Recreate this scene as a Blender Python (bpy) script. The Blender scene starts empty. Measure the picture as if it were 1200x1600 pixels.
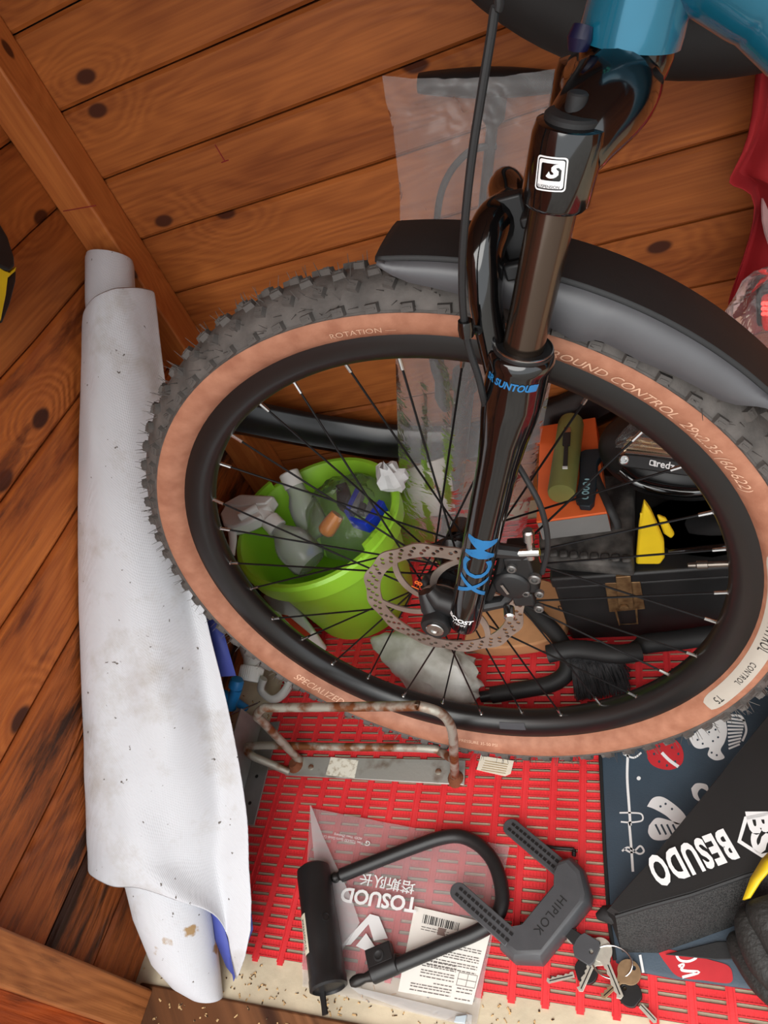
import bpy, bmesh, math, random
from mathutils import Vector as V, Matrix, noise as mn
random.seed(7)
SC = bpy.context.scene
COL = SC.collection
PI = math.pi

# ------------------------------------------------------------------ camera
F_PX = 1122.19
CAM = V((0, 0, 0.9792))
RIGHT = V((0.9139, 0.1922, -0.3576)); DOWN = V((-0.1074, -0.7350, -0.6695)); FWD = V((-0.3915, 0.6502, -0.6511))
FWD.normalize(); RIGHT = (RIGHT - RIGHT.dot(FWD) * FWD).normalized(); DOWN = FWD.cross(RIGHT)
cd = bpy.data.cameras.new('camera'); cam = bpy.data.objects.new('camera', cd); COL.objects.link(cam)
cd.sensor_fit = 'HORIZONTAL'; cd.sensor_width = 36; cd.lens = F_PX / 1200 * 36; cd.clip_start = 0.01
cam.matrix_world = Matrix(((RIGHT.x, -DOWN.x, -FWD.x, CAM.x), (RIGHT.y, -DOWN.y, -FWD.y, CAM.y),
                           (RIGHT.z, -DOWN.z, -FWD.z, CAM.z), (0, 0, 0, 1)))
SC.camera = cam
# ------------------------------------------------------------------ world, overcast daylight
wd = bpy.data.worlds.new('overcast_sky'); SC.world = wd; wd.use_nodes = True
bg = wd.node_tree.nodes['Background']; bg.inputs[0].default_value = (0.93, 0.97, 1.0, 1); bg.inputs[1].default_value = 0.82
SC.view_settings.view_transform = 'Standard'; SC.view_settings.look = 'None'
SC.view_settings.exposure = 0.9; SC.view_settings.gamma = 1.0; SC.view_settings.use_curve_mapping = False
sd = bpy.data.lights.new('sun', 'SUN'); sd.energy = 2.5; sd.angle = math.radians(75); sd.color = (1, .97, .92)
so = bpy.data.objects.new('sun', sd); COL.objects.link(so)
so.rotation_euler = V((0.06, 0.60, -0.76)).to_track_quat('-Z', 'Y').to_euler()

# ------------------------------------------------------------------ measuring helpers (pixel of the 1200x1600 photo -> point on a real plane)
def ray(x, y): return RIGHT * (x - 600) + DOWN * (y - 800) + FWD * F_PX
def PL(x, y, p0, n):
    d = ray(x, y); return CAM + d * ((V(p0) - CAM).dot(n) / d.dot(n))
def P(x, y, z=0.0): return PL(x, y, V((0, 0, z)), V((0, 0, 1)))
def PY(x, y, Y): return PL(x, y, V((0, Y, 0)), V((0, 1, 0)))
def PX(x, y, X): return PL(x, y, V((X, 0, 0)), V((1, 0, 0)))
# wheel frame: forward, up, axle direction (positive away from the doorway)
WN = V((0.0499, 0.9957, -0.0777)).normalized()
WF = V((-0.9987, 0.05, 0)); WF = (WF - WF.dot(WN) * WN).normalized(); WU = WN.cross(WF)
if WU.z < 0: WU = -WU
WC = V((-0.2595, 0.4953, 0.3715))
def W(a, b, c=0): return WC + WF * a + WU * b + WN * c
def WP(r, deg, c=0): t = math.radians(deg); return W(r * math.cos(t), r * math.sin(t), c)
def PW(x, y, c): return PL(x, y, WC + WN * c, WN)

def S(r, g, b, a=1.0):
    f = lambda c: (c / 255 / 12.92) if c / 255 <= 0.04045 else ((c / 255 + 0.055) / 1.055) ** 2.4
    return (f(r), f(g), f(b), a)

# ------------------------------------------------------------------ materials
def newmat(name):
    m = bpy.data.materials.new(name); m.use_nodes = True
    return m, m.node_tree.nodes, m.node_tree.links, m.node_tree.nodes['Principled BSDF']
def mat(name, col, rough=0.5, metal=0.0, var=0.12, scale=30, bump=0.0, bscale=200, col2=None, spec=0.5, coat=0, thr=None, stretch=(1, 1, 1), trans=0, alpha=1, sss=0, emit=None):
    m, N, L, b = newmat(name)
    tc = N.new('ShaderNodeTexCoord'); mp = N.new('ShaderNodeMapping'); mp.inputs['Scale'].default_value = stretch
    L.new(tc.outputs['Object'], mp.inputs[0])
    nz = N.new('ShaderNodeTexNoise'); nz.inputs['Scale'].default_value = scale; nz.inputs['Detail'].default_value = 5
    L.new(mp.outputs[0], nz.inputs['Vector'])
    rp = N.new('ShaderNodeValToRGB'); L.new(nz.outputs[0], rp.inputs[0])
    c2 = col2 or tuple(max(0, c * (1 - 2.2 * var)) for c in col[:3]) + (1,)
    lo, hi = thr or (0.3, 0.7)
    rp.color_ramp.elements[0].position = lo; rp.color_ramp.elements[0].color = c2
    rp.color_ramp.elements[1].position = hi; rp.color_ramp.elements[1].color = col
    L.new(rp.outputs[0], b.inputs['Base Color'])
    b.inputs['Roughness'].default_value = rough; b.inputs['Metallic'].default_value = metal
    b.inputs['Specular IOR Level'].default_value = spec; b.inputs['Coat Weight'].default_value = coat
    b.inputs['Transmission Weight'].default_value = trans; b.inputs['Alpha'].default_value = alpha
    if sss: b.inputs['Subsurface Weight'].default_value = sss; b.inputs['Subsurface Radius'].default_value = (.01, .01, .01)
    if emit: b.inputs['Emission Color'].default_value = emit[0]; b.inputs['Emission Strength'].default_value = emit[1]
    if bump:
        n2 = N.new('ShaderNodeTexNoise'); n2.inputs['Scale'].default_value = bscale; n2.inputs['Detail'].default_value = 4
        L.new(mp.outputs[0], n2.inputs['Vector'])
        bp = N.new('ShaderNodeBump'); bp.inputs['Strength'].default_value = bump; bp.inputs['Distance'].default_value = 0.002
        L.new(n2.outputs[0], bp.inputs['Height']); L.new(bp.outputs[0], b.inputs['Normal'])
    return m
def math_node(N, L, op, a, b=None, c=None):
    n = N.new('ShaderNodeMath'); n.operation = op
    for i, x in enumerate((a, b, c)):
        if x is None: continue
        if isinstance(x, (int, float)): n.inputs[i].default_value = x
        else: L.new(x, n.inputs[i])
    return n.outputs[0]
def wood(name, light, dark, knot, rough=0.55, weather=0.0, stain=(20, 12, 8), kn=1.0, vertical=False):
    m, N, L, b = newmat(name)
    tc = N.new('ShaderNodeTexCoord'); sp = N.new('ShaderNodeSeparateXYZ'); L.new(tc.outputs['Object'], sp.inputs[0])
    oi = N.new('ShaderNodeObjectInfo'); rnd = oi.outputs['Random']
    A = lambda op, a, bb=None, c=None: math_node(N, L, op, a, bb, c)
    xy = A('ADD', sp.outputs[0], sp.outputs[1]); zz = sp.outputs[2]
    if vertical: xy, zz = zz, xy
    u = A('ADD', xy, A('MULTIPLY', rnd, 37.3))
    v = A('ADD', zz, A('MULTIPLY', rnd, 11.7))
    cv = N.new('ShaderNodeCombineXYZ'); L.new(A('MULTIPLY', u, 3.6), cv.inputs[0]); L.new(A('MULTIPLY', v, 6.5), cv.inputs[1])
    vo = N.new('ShaderNodeTexVoronoi'); vo.voronoi_dimensions = '2D'; vo.inputs['Scale'].default_value = 1.0; L.new(cv.outputs[0], vo.inputs['Vector'])
    sc_ = N.new('ShaderNodeSeparateColor'); L.new(vo.outputs['Color'], sc_.inputs[0])
    d = A('ADD', vo.outputs['Distance'], A('MULTIPLY', A('GREATER_THAN', sc_.outputs[0], 0.80), 0.5))
    swell = N.new('ShaderNodeMapRange'); swell.interpolation_type = 'SMOOTHERSTEP'; L.new(d, swell.inputs[0])
    swell.inputs[1].default_value = 0.0; swell.inputs[2].default_value = 0.42; swell.inputs[3].default_value = 1.0; swell.inputs[4].default_value = 0.0
    cn = N.new('ShaderNodeCombineXYZ'); L.new(A('MULTIPLY', u, 2.2), cn.inputs[0]); L.new(A('MULTIPLY', v, 9.0), cn.inputs[1])
    nw = N.new('ShaderNodeTexNoise'); nw.inputs['Scale'].default_value = 1.0; nw.inputs['Detail'].default_value = 2; L.new(cn.outputs[0], nw.inputs['Vector'])
    field = A('ADD', A('MULTIPLY', nw.outputs[0], 3.4), A('MULTIPLY', swell.outputs[0], 0.9))
    rings = A('MULTIPLY_ADD', A('SINE', A('MULTIPLY', A('ADD', field, A('MULTIPLY', v, 6.0)), 26.0)), 0.5, 0.5)
    cf = N.new('ShaderNodeCombineXYZ'); L.new(A('MULTIPLY', u, 5.0), cf.inputs[0]); L.new(A('MULTIPLY', v, 260.0), cf.inputs[1]); L.new(A('MULTIPLY', field, 3.0), cf.inputs[2])
    fine = N.new('ShaderNodeTexNoise'); fine.inputs['Scale'].default_value = 1.0; fine.inputs['Detail'].default_value = 4; L.new(cf.outputs[0], fine.inputs['Vector'])
    cb = N.new('ShaderNodeCombineXYZ'); L.new(A('MULTIPLY', u, 3.0), cb.inputs[0]); L.new(A('MULTIPLY', v, 14.0), cb.inputs[1])
    blot = N.new('ShaderNodeTexNoise'); blot.inputs['Scale'].default_value = 1.0; blot.inputs['Detail'].default_value = 3; L.new(cb.outputs[0], blot.inputs['Vector'])
    g = A('ADD', A('ADD', A('MULTIPLY', rings, 0.11), A('MULTIPLY', fine.outputs[0], 0.50)), A('MULTIPLY', blot.outputs[0], 0.85))
    rp = N.new('ShaderNodeValToRGB'); L.new(g, rp.inputs[0])
    e = rp.color_ramp.elements; e[0].position = 0.42; e[0].color = light; e[1].position = 0.98; e[1].color = dark
    kmask = N.new('ShaderNodeMapRange'); kmask.interpolation_type = 'SMOOTHSTEP'; L.new(d, kmask.inputs[0])
    kmask.inputs[1].default_value = 0.05 * kn; kmask.inputs[2].default_value = 0.085 * kn; kmask.inputs[3].default_value = 1.0; kmask.inputs[4].default_value = 0.0
    mx = N.new('ShaderNodeMix'); mx.data_type = 'RGBA'; L.new(kmask.outputs[0], mx.inputs[0]); L.new(rp.outputs[0], mx.inputs[6]); mx.inputs[7].default_value = knot
    out = mx.outputs[2]
    hgt = A('ADD', A('MULTIPLY', fine.outputs[0], 0.5), A('MULTIPLY', rings, 0.3))
    if weather:
        cs = N.new('ShaderNodeCombineXYZ'); L.new(A('MULTIPLY', u, 4.0), cs.inputs[0]); L.new(A('MULTIPLY', v, 22.0), cs.inputs[1])
        st = N.new('ShaderNodeTexNoise'); st.inputs['Scale'].default_value = 1.0; st.inputs['Detail'].default_value = 7; st.inputs['Roughness'].default_value = 0.65; L.new(cs.outputs[0], st.inputs['Vector'])
        mr = N.new('ShaderNodeMapRange'); L.new(st.outputs[0], mr.inputs[0]); mr.inputs[1].default_value = 0.60 - 0.14 * weather; mr.inputs[2].default_value = 0.70 - 0.12 * weather
        m2 = N.new('ShaderNodeMix'); m2.data_type = 'RGBA'; L.new(A('MULTIPLY', mr.outputs[0], min(1, 0.6 + 0.4 * weather)), m2.inputs[0]); L.new(out, m2.inputs[6]); m2.inputs[7].default_value = S(*stain)
        out = m2.outputs[2]
        hgt = A('ADD', hgt, A('MULTIPLY', st.outputs[0], 2.0 * weather))
    L.new(out, b.inputs['Base Color']); b.inputs['Roughness'].default_value = rough; b.inputs['Specular IOR Level'].default_value = 0.35
    bp = N.new('ShaderNodeBump'); bp.inputs['Strength'].default_value = 0.25 + 0.5 * weather; bp.inputs['Distance'].default_value = 0.0015 + 0.006 * weather
    L.new(hgt, bp.inputs['Height']); L.new(bp.outputs[0], b.inputs['Normal'])
    return m
def plastic_film(name, tint=(0.9, 0.9, 0.9), haze=0.12, bump=0.5, bscale=25, rough=0.12, ior=1.33):
    m, N, L, b = newmat(name); N.remove(b); out = N['Material Output']
    tr = N.new('ShaderNodeBsdfTransparent'); tr.inputs[0].default_value = (*tint, 1)
    gl = N.new('ShaderNodeBsdfGlossy'); gl.inputs['Roughness'].default_value = rough; gl.inputs[0].default_value = (1, 1, 1, 1)
    df = N.new('ShaderNodeBsdfDiffuse'); df.inputs[0].default_value = (0.85, 0.85, 0.86, 1)
    tc = N.new('ShaderNodeTexCoord'); nz = N.new('ShaderNodeTexNoise'); nz.inputs['Scale'].default_value = bscale; nz.inputs['Detail'].default_value = 3; nz.inputs['Distortion'].default_value = 0.6
    L.new(tc.outputs['Object'], nz.inputs['Vector'])
    bp = N.new('ShaderNodeBump'); bp.inputs['Strength'].default_value = bump; bp.inputs['Distance'].default_value = 0.01; L.new(nz.outputs[0], bp.inputs['Height'])
    L.new(bp.outputs[0], gl.inputs['Normal']); 
    fr = N.new('ShaderNodeFresnel'); fr.inputs[0].default_value = ior; L.new(bp.outputs[0], fr.inputs['Normal'])
    m1 = N.new('ShaderNodeMixShader'); m1.inputs[0].default_value = haze; L.new(tr.outputs[0], m1.inputs[1]); L.new(df.outputs[0], m1.inputs[2])
    m2 = N.new('ShaderNodeMixShader'); L.new(fr.outputs[0], m2.inputs[0]); L.new(m1.outputs[0], m2.inputs[1]); L.new(gl.outputs[0], m2.inputs[2])
    L.new(m2.outputs[0], out.inputs[0]); return m

M = {}
M['wood'] = wood('stained_pine', S(192, 112, 52), S(130, 66, 26), S(74, 34, 16), kn=.85)
M['wood_w'] = wood('weathered_stained_pine', S(212, 122, 56), S(150, 72, 28), S(70, 32, 14), weather=0.55, stain=(96, 44, 20))
M['wood_d'] = wood('damp_stained_pine', S(196, 106, 46), S(118, 56, 22), S(60, 28, 12), weather=0.95, stain=(52, 28, 16))
M['post'] = wood('post_pine', S(205, 124, 62), S(160, 84, 36), S(84, 42, 20), kn=.6, vertical=True)
M['sillwood'] = wood('raw_post_pine', S(188, 118, 66), S(128, 70, 34), S(70, 38, 20), weather=0.3, stain=(84, 46, 24), vertical=True)
M['rawwood'] = wood('threshold_wood', S(150, 100, 64), S(92, 56, 32), S(60, 34, 20), weather=0.6, stain=(52, 32, 20))
M['gap'] = mat('dark_wall_backing', S(58, 28, 14), 0.9)
M['floor'] = mat('beige_floor_sheet', S(214, 200, 172), 0.85, var=.1, scale=26, bump=.4, bscale=90)
M['roof'] = mat('roof_underside', S(150, 92, 48), 0.8)
M['ground'] = mat('outside_paving', S(150, 146, 140), 0.9, scale=8)
M['black'] = mat('black_plastic', S(26, 26, 27), 0.45, var=.1, scale=20)
M['black_gloss'] = mat('gloss_black_paint', S(10, 10, 11), 0.12, spec=.6, coat=.6, var=.02)
M['black_matt'] = mat('matt_black_plastic', S(30, 30, 31), 0.62, bump=.08, bscale=500, var=.1)
M['rubber'] = mat('tyre_rubber', S(98, 92, 88), 0.75, var=.2, scale=40, bump=.25, bscale=300, col2=S(66, 62, 59))
M['rubber_dark'] = mat('old_black_rubber', S(30, 29, 29), 0.7, var=.2, scale=12)
M['tan'] = mat('tan_sidewall', S(176, 122, 96), 0.6, var=.12, scale=60, bump=.15, bscale=500, col2=S(152, 98, 74))
M['rim'] = mat('black_anodised_rim', S(22, 21, 21), 0.32, var=.05, spec=.6)
M['steel'] = mat('bright_steel', S(205, 203, 200), 0.25, 1.0, var=.05)
M['spoke'] = mat('dark_spoke_steel', S(34, 34, 35), 0.35, .7, var=.05)
M['rotor'] = mat('rotor_steel', S(206, 194, 184), 0.33, .88, var=.12, scale=25, col2=S(170, 154, 144))
M['stanchion'] = mat('brown_stanchion_coating', S(98, 84, 74), 0.18, .9, var=.03)
M['white'] = mat('white_plastic', S(226, 226, 222), 0.45, var=.05, scale=20)
M['white_print'] = mat('white_print', S(238, 238, 238), 0.5, var=.03)
M['black_print'] = mat('black_print', S(22, 22, 22), 0.6, var=.03)
M['red_print'] = mat('red_print', S(200, 44, 52), 0.6, var=.08)
M['blue_print'] = mat('blue_print', S(36, 112, 168), 0.4, var=.03)
M['teal'] = mat('teal_frame_paint', S(26, 120, 150), 0.18, .35, var=.15, scale=6, coat=.8)

# ------------------------------------------------------------------ mesh helpers
class MB:
    def __init__(s): s.v = []; s.f = []
    def add(s, vs, fs):
        o = len(s.v); s.v += [V(p) for p in vs]; s.f += [[i + o for i in f] for f in fs]; return s
    def box(s, c, size, R=None):
        c = V(c); h = [x / 2 for x in size]; R = R or Matrix.Identity(3)
        vs = [c + R @ V((sx * h[0], sy * h[1], sz * h[2])) for sx in (-1, 1) for sy in (-1, 1) for sz in (-1, 1)]
        return s.add(vs, [(0, 1, 3, 2), (4, 6, 7, 5), (0, 4, 5, 1), (2, 3, 7, 6), (0, 2, 6, 4), (1, 5, 7, 3)])
    def hexa(s, q0, q1):
        "two quads, bottom and top"
        return s.add(list(q0) + list(q1), [(3, 2, 1, 0), (4, 5, 6, 7), (0, 1, 5, 4), (1, 2, 6, 5), (2, 3, 7, 6), (3, 0, 4, 7)])
    def tube(s, pts, r, seg=12, caps=True, closed=False, sq=1.0, up=None):
        pts = [V(p) for p in pts]; n = len(pts); rs = r if isinstance(r, (list, tuple)) else [r] * n
        T = []
        for i in range(n):
            a = pts[(i - 1) % n] if (closed or i > 0) else pts[0]; b = pts[(i + 1) % n] if (closed or i < n - 1) else pts[-1]
            T.append((b - a).normalized())
        u = V(up) if up else (V((0, 0, 1)) if abs(T[0].z) < .9 else V((1, 0, 0)))
        vs = []
        for i in range(n):
            u = (u - u.dot(T[i]) * T[i]).normalized(); w = T[i].cross(u)
            for k in range(seg):
                a = 2 * PI * k / seg; vs.append(pts[i] + (u * math.cos(a) * sq + w * math.sin(a)) * rs[i])
        fs = []
        for i in range(n if closed else n - 1):
            j = (i + 1) % n
            for k in range(seg): fs.append((i * seg + k, i * seg + (k + 1) % seg, j * seg + (k + 1) % seg, j * seg + k))
        if caps and not closed: fs += [tuple(range(seg))[::-1], tuple(range((n - 1) * seg, n * seg))]
        return s.add(vs, fs)
    def lathe(s, p0, axis, prof, seg=32, caps=True, sx=1.0, up=None):
        axis = V(axis).normalized(); p0 = V(p0)
        u = V(up) if up else (V((1, 0, 0)) if abs(axis.x) < .9 else V((0, 1, 0)))
        u = (u - u.dot(axis) * axis).normalized(); w = axis.cross(u); vs = []; fs = []
        for (r, h) in prof:
            for k in range(seg):
                a = 2 * PI * k / seg; vs.append(p0 + axis * h + u * math.cos(a) * r * sx + w * math.sin(a) * r)
        for i in range(len(prof) - 1):
            for k in range(seg): fs.append((i * seg + k, i * seg + (k + 1) % seg, (i + 1) * seg + (k + 1) % seg, (i + 1) * seg + k))
        if caps: fs += [tuple(range(seg))[::-1], tuple(range((len(prof) - 1) * seg, len(prof) * seg))]
        return s.add(vs, fs)
    def grid(s, rows, cu=False, cv=False):
        nr = len(rows); nc = len(rows[0]); vs = [p for r in rows for p in r]; fs = []
        for i in range(nr if cu else nr - 1):
            for k in range(nc if cv else nc - 1):
                i2 = (i + 1) % nr; k2 = (k + 1) % nc; fs.append((i * nc + k, i * nc + k2, i2 * nc + k2, i2 * nc + k))
        return s.add(vs, fs)
    def prism(s, poly, off):
        n = len(poly); off = V(off); vs = [V(p) for p in poly] + [V(p) + off for p in poly]
        fs = [tuple(range(n))[::-1], tuple(range(n, 2 * n))] + [(i, (i + 1) % n, (i + 1) % n + n, i + n) for i in range(n)]
        return s.add(vs, fs)
    def build(s, name, m, parent=None, angle=35, bevel=0, solid=0, sub=0, origin=None, bseg=2, soff=-1):
        bm = bmesh.new(); bv = [bm.verts.new(p) for p in s.v]
        for f in s.f:
            try: bm.faces.new([bv[i] for i in f])
            except ValueError: pass
        bmesh.ops.recalc_face_normals(bm, faces=bm.faces)
        me = bpy.data.meshes.new(name); 
        return finish(name, bm, me, m, parent, angle, bevel, solid, sub, origin, bseg, soff)
WLOC = {}
def finish(name, bm, me, m, parent=None, angle=35, bevel=0, solid=0, sub=0, origin=None, bseg=2, soff=-1):
    xs = [v.co for v in bm.verts]
    if origin is None:
        lo = V((min(p.x for p in xs), min(p.y for p in xs), min(p.z for p in xs))); hi = V((max(p.x for p in xs), max(p.y for p in xs), max(p.z for p in xs)))
        origin = V(((lo.x + hi.x) / 2, (lo.y + hi.y) / 2, lo.z))
    for v in bm.verts: v.co -= origin
    bm.to_mesh(me); bm.free()
    for p in me.polygons: p.use_smooth = True
    me.set_sharp_from_angle(angle=math.radians(angle))
    me.materials.append(M[m] if isinstance(m, str) else m)
    o = bpy.data.objects.new(name, me); COL.objects.link(o)
    place(o, origin, parent)
    if solid: md = o.modifiers.new('thickness', 'SOLIDIFY'); md.thickness = solid; md.offset = soff
    if bevel: md = o.modifiers.new('soft_edges', 'BEVEL'); md.width = bevel; md.segments = bseg; md.limit_method = 'ANGLE'; md.angle_limit = math.radians(40)
    if sub: md = o.modifiers.new('smooth', 'SUBSURF'); md.levels = sub; md.render_levels = sub
    return o
def place(o, loc, parent=None):
    loc = V(loc); WLOC[o.name] = loc
    if parent: o.parent = parent; o.location = loc - WLOC[parent.name]
    else: o.location = loc
def tag(o, label, cat, group=None):
    o['label'] = label; o['category'] = cat
    if group: o['group'] = group
    return o
def thing(name, label, cat, loc, group=None):
    o = bpy.data.objects.new(name, None); COL.objects.link(o); o.empty_display_size = .05; place(o, loc); return tag(o, label, cat, group)
def struct(o): o['kind'] = 'structure'; return o
def stuff(o): o['kind'] = 'stuff'; return o
def copyobj(o, name, loc, parent=None):
    c = o.copy(); c.name = name; COL.objects.link(c); place(c, loc, parent); return c
def smooth_path(pts, n=8):
    "Catmull-Rom through points"
    pts = [V(p) for p in pts]; out = []
    for i in range(len(pts) - 1):
        a = pts[max(i - 1, 0)]; b = pts[i]; c = pts[i + 1]; d = pts[min(i + 2, len(pts) - 1)]
        for k in range(n):
            t = k / n; out.append(0.5 * ((2 * b) + (c - a) * t + (2 * a - 5 * b + 4 * c - d) * t * t + (3 * b - a - 3 * c + d) * t ** 3))
    out.append(pts[-1]); return out
def curve_mesh(splines, extrude=0.0, bevel=0.0):
    "flat 2-D outlines with holes -> bmesh (z = thickness)"
    cu = bpy.data.curves.new('tmp', 'CURVE'); cu.dimensions = '2D'; cu.fill_mode = 'BOTH'; cu.extrude = extrude; cu.bevel_depth = bevel; cu.bevel_resolution = 1
    for sp in splines:
        s = cu.splines.new('POLY'); s.points.add(len(sp) - 1); s.use_cyclic_u = True
        for q, p in zip(s.points, sp): q.co = (p[0], p[1], 0, 1)
    return _curve_to_bm(cu)
def _curve_to_bm(cu):
    o = bpy.data.objects.new('tmp', cu); COL.objects.link(o); dg = bpy.context.evaluated_depsgraph_get()
    me = bpy.data.meshes.new_from_object(o.evaluated_get(dg)); bm = bmesh.new(); bm.from_mesh(me)
    bpy.data.objects.remove(o); bpy.data.curves.remove(cu); bpy.data.meshes.remove(me); return bm
def text_mesh(txt, size=1.0, extrude=0.0, sx=1.0, spacing=1.0, bold=0.0, shear=0.0, align='CENTER'):
    cu = bpy.data.curves.new('tmp', 'FONT'); cu.body = txt; cu.size = size; cu.align_x = align; cu.align_y = 'CENTER'; cu.extrude = extrude
    cu.space_character = spacing; cu.offset = bold; cu.shear = shear; cu.resolution_u = 3
    bm = _curve_to_bm(cu)
    for v in bm.verts: v.co.x *= sx
    return bm
def warp(bm, fn, name, m, parent, cuts=0, angle=60, solid=0):
    if cuts:
        bmesh.ops.triangulate(bm, faces=bm.faces)
        for _ in range(cuts):
            L_ = max((e.calc_length() for e in bm.edges), default=0)
            es = [e for e in bm.edges if e.calc_length() > L_ * .4]
            bmesh.ops.subdivide_edges(bm, edges=es, cuts=1)
            bmesh.ops.triangulate(bm, faces=bm.faces)
    for v in bm.verts: v.co = V(fn(v.co.x, v.co.y, v.co.z))
    me = bpy.data.meshes.new(name); return finish(name, bm, me, m, parent, angle, solid=solid)
def frame_fn(o, ex, ey, ez=None):
    o = V(o); ex = V(ex).normalized(); ey = V(ey); ey = (ey - ey.dot(ex) * ex).normalized(); ez = ex.cross(ey)
    return lambda x, y, z: o + ex * x + ey * y + ez * z
def rnd(a, b): return random.uniform(a, b)
# ================================================================== THE SHED
XL, YB = -0.79, 0.965
SEAM0, PITCH = 0.282, 0.0966
fl = MB().box((0.25, 0.555, -0.0158), (2.10, 0.93, 0.024)).build('floor', 'floor', bevel=.001); struct(fl)
g = MB().box((0.2, -1.2, -0.13), (8, 3.4, 0.02)).build('ground_outside', 'ground'); struct(g)
wb = MB().box((0.25, YB + .028, 0.73), (2.14, 0.014, 1.52)).build('wall_back', 'gap'); struct(wb)
wl = MB().box((XL - .028, 0.50, 0.73), (0.014, 0.95, 1.52)).build('wall_left', 'gap'); struct(wl)
wr = MB().box((1.30, 0.50, 0.73), (0.02, 0.95, 1.52)).build('wall_right', 'wood'); struct(wr)
rf = MB().box((0.25, 0.43, 1.46), (2.2, 1.18, 0.02)).build('unseen_ceiling', 'roof'); struct(rf)  # unseen shed roof, front overhang shaped to shade the upper walls
def board_mesh(length, axis):
    # tongue-and-groove board: proud face with chamfered lower and upper edges
    h = PITCH / 2; t = 0.018; ch = .0045; gp = .0011
    prof = [(t, -h + gp), (ch, -h + gp), (0, -h + gp + ch), (0, h - gp - ch), (ch, h - gp), (t, h - gp)]
    mb = MB(); n = 14; rows = []
    for i in range(n + 1):
        s = -length / 2 + length * i / n; r = []
        wob = 0.0007 * math.sin(i * 1.7)
        for d, z in prof:
            zz = z + wob + .001 * mn.noise(V((s * 5, z * 30, axis))) * (abs(z) > .03); r.append(V((s, d, zz)) if axis == 0 else V((-d, s, zz)))
        rows.append(r)
    mb.grid(rows)
    mb.add(rows[0], [tuple(range(6))]); mb.add(rows[-1], [tuple(range(6))[::-1]])
    return mb
proto = {}
for k in range(-4, 12):
    zc = SEAM0 + PITCH * (k + .5)
    if zc < -.04 or zc > 1.46: continue
    if 0 not in proto:
        proto[0] = board_mesh(2.09, 0).build('board', 'wood', wb, angle=30, origin=V((0, 0, 0))); b = proto[0]; place(b, V((0.255, YB, zc)), wb)
    else:
        b = copyobj(proto[0], 'board', V((0.255, YB, zc)), wb)
    if 1 not in proto:
        proto[1] = board_mesh(0.90, 1).build('board', 'wood_w', wl, angle=30, origin=V((0, 0, 0))); c = proto[1]; place(c, V((XL, 0.515, zc)), wl)
    else:
        c = copyobj(proto[1], 'board', V((XL, 0.515, zc)), wl)
    c.material_slots[0].link = 'OBJECT'
    c.material_slots[0].material = M['wood_d'] if k < 1 else (M['wood_w'] if k < 4 else M['wood'])
# corner post
cp = MB().box((XL + .0275, YB - .03, .72), (.055, .06, 1.46)).build('trim_1', 'post', bevel=.003); struct(cp)
# front left door post, jamb with grey draught strip, threshold
fp = MB().box((XL + .018, .074, .72), (.036, .05, 1.44)).build('trim_2', 'sillwood', bevel=.003); struct(fp)
M['jamb'] = wood('orange_jamb', S(196, 92, 34), S(130, 54, 20), S(70, 30, 14), weather=.5, stain=(70, 34, 18), vertical=True)
jb = MB().box((XL - .012, .025, .70), (.045, .05, 1.5)).build('trim_3', 'jamb', bevel=.002); struct(jb)
M['grey_strip'] = mat('grey_metal_strip', S(150, 156, 160), .5, .3, scale=30, col2=S(96, 92, 88))
ys = PX(0, 1517, -.776).y
o = MB().box((-.777, ys, .75), (.003, .013, 1.40)).build('draught_strip', 'grey_strip', jb)
o['label'] = 'grey metal draught strip'
# open door leaf, swung outwards, hinged on the left
door = MB().box((XL - .030, -.34, .70), (.012, .66, 1.42)).build('door_1', 'gap'); struct(door)
for k in range(7):
    yk = -.055 - k * .0966; MB().box((XL - .016, yk, .70), (.018, .0945, 1.42)).build('board', 'jamb', door, bevel=.002)
th = MB().box((0.25, .062, -.013), (2.06, .086, .030)).build('trim_4', 'rawwood', bevel=.003); struct(th)
M['redpencil'] = mat('red_pencil', S(150, 40, 40), .8)
a_, b_ = PY(336, 226, YB - .0004), PY(352, 253, YB - .0004); MB().tube([a_, b_], .0008, 5).build('pencil_mark', 'redpencil', wb); MB().tube([PY(346, 254, YB - .0004), PY(357, 250, YB - .0004)], .0008, 5).build('pencil_mark', 'redpencil', wb)
a_, b_ = PY(99, 330, YB - .0604), PY(150, 321, YB - .0604); MB().tube([a_, a_.lerp(b_, .5), b_], .0007, 5).build('pencil_mark', 'redpencil', cp)
# debris flakes on floor and sill
fm = mat('wood_flakes', S(206, 170, 120), .9, col2=S(60, 40, 26), scale=300, thr=(.45, .5)); mb = MB()
for _ in range(330):
    if _ < 150: p = V((rnd(-.75, -.2), rnd(.108, .150), -.0036))
    elif _ < 230: p = V((rnd(-.787, -.712), rnd(.12, .8), -.0036))
    else: p = V((rnd(-.75, -.35), rnd(.03, .10), .0022))
    a = rnd(0, PI); l = rnd(.0008, .0035); w = rnd(.0005, .0012); u = V((math.cos(a), math.sin(a), 0)) * l; q = V((-math.sin(a), math.cos(a), 0)) * w
    mb.hexa([p - u - q, p + u - q, p + u + q, p - u + q], [p - u * .8 + V((0, 0, .0007)), p + u - q * .5 + V((0, 0, .001)), p + u * .7 + q + V((0, 0, .0008)), p - u + q + V((0, 0, .0006))])
o = mb.build('wood_debris', fm); stuff(tag(o, 'tiny wood flakes and dirt scattered on the floor by the threshold', 'debris'))

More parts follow.
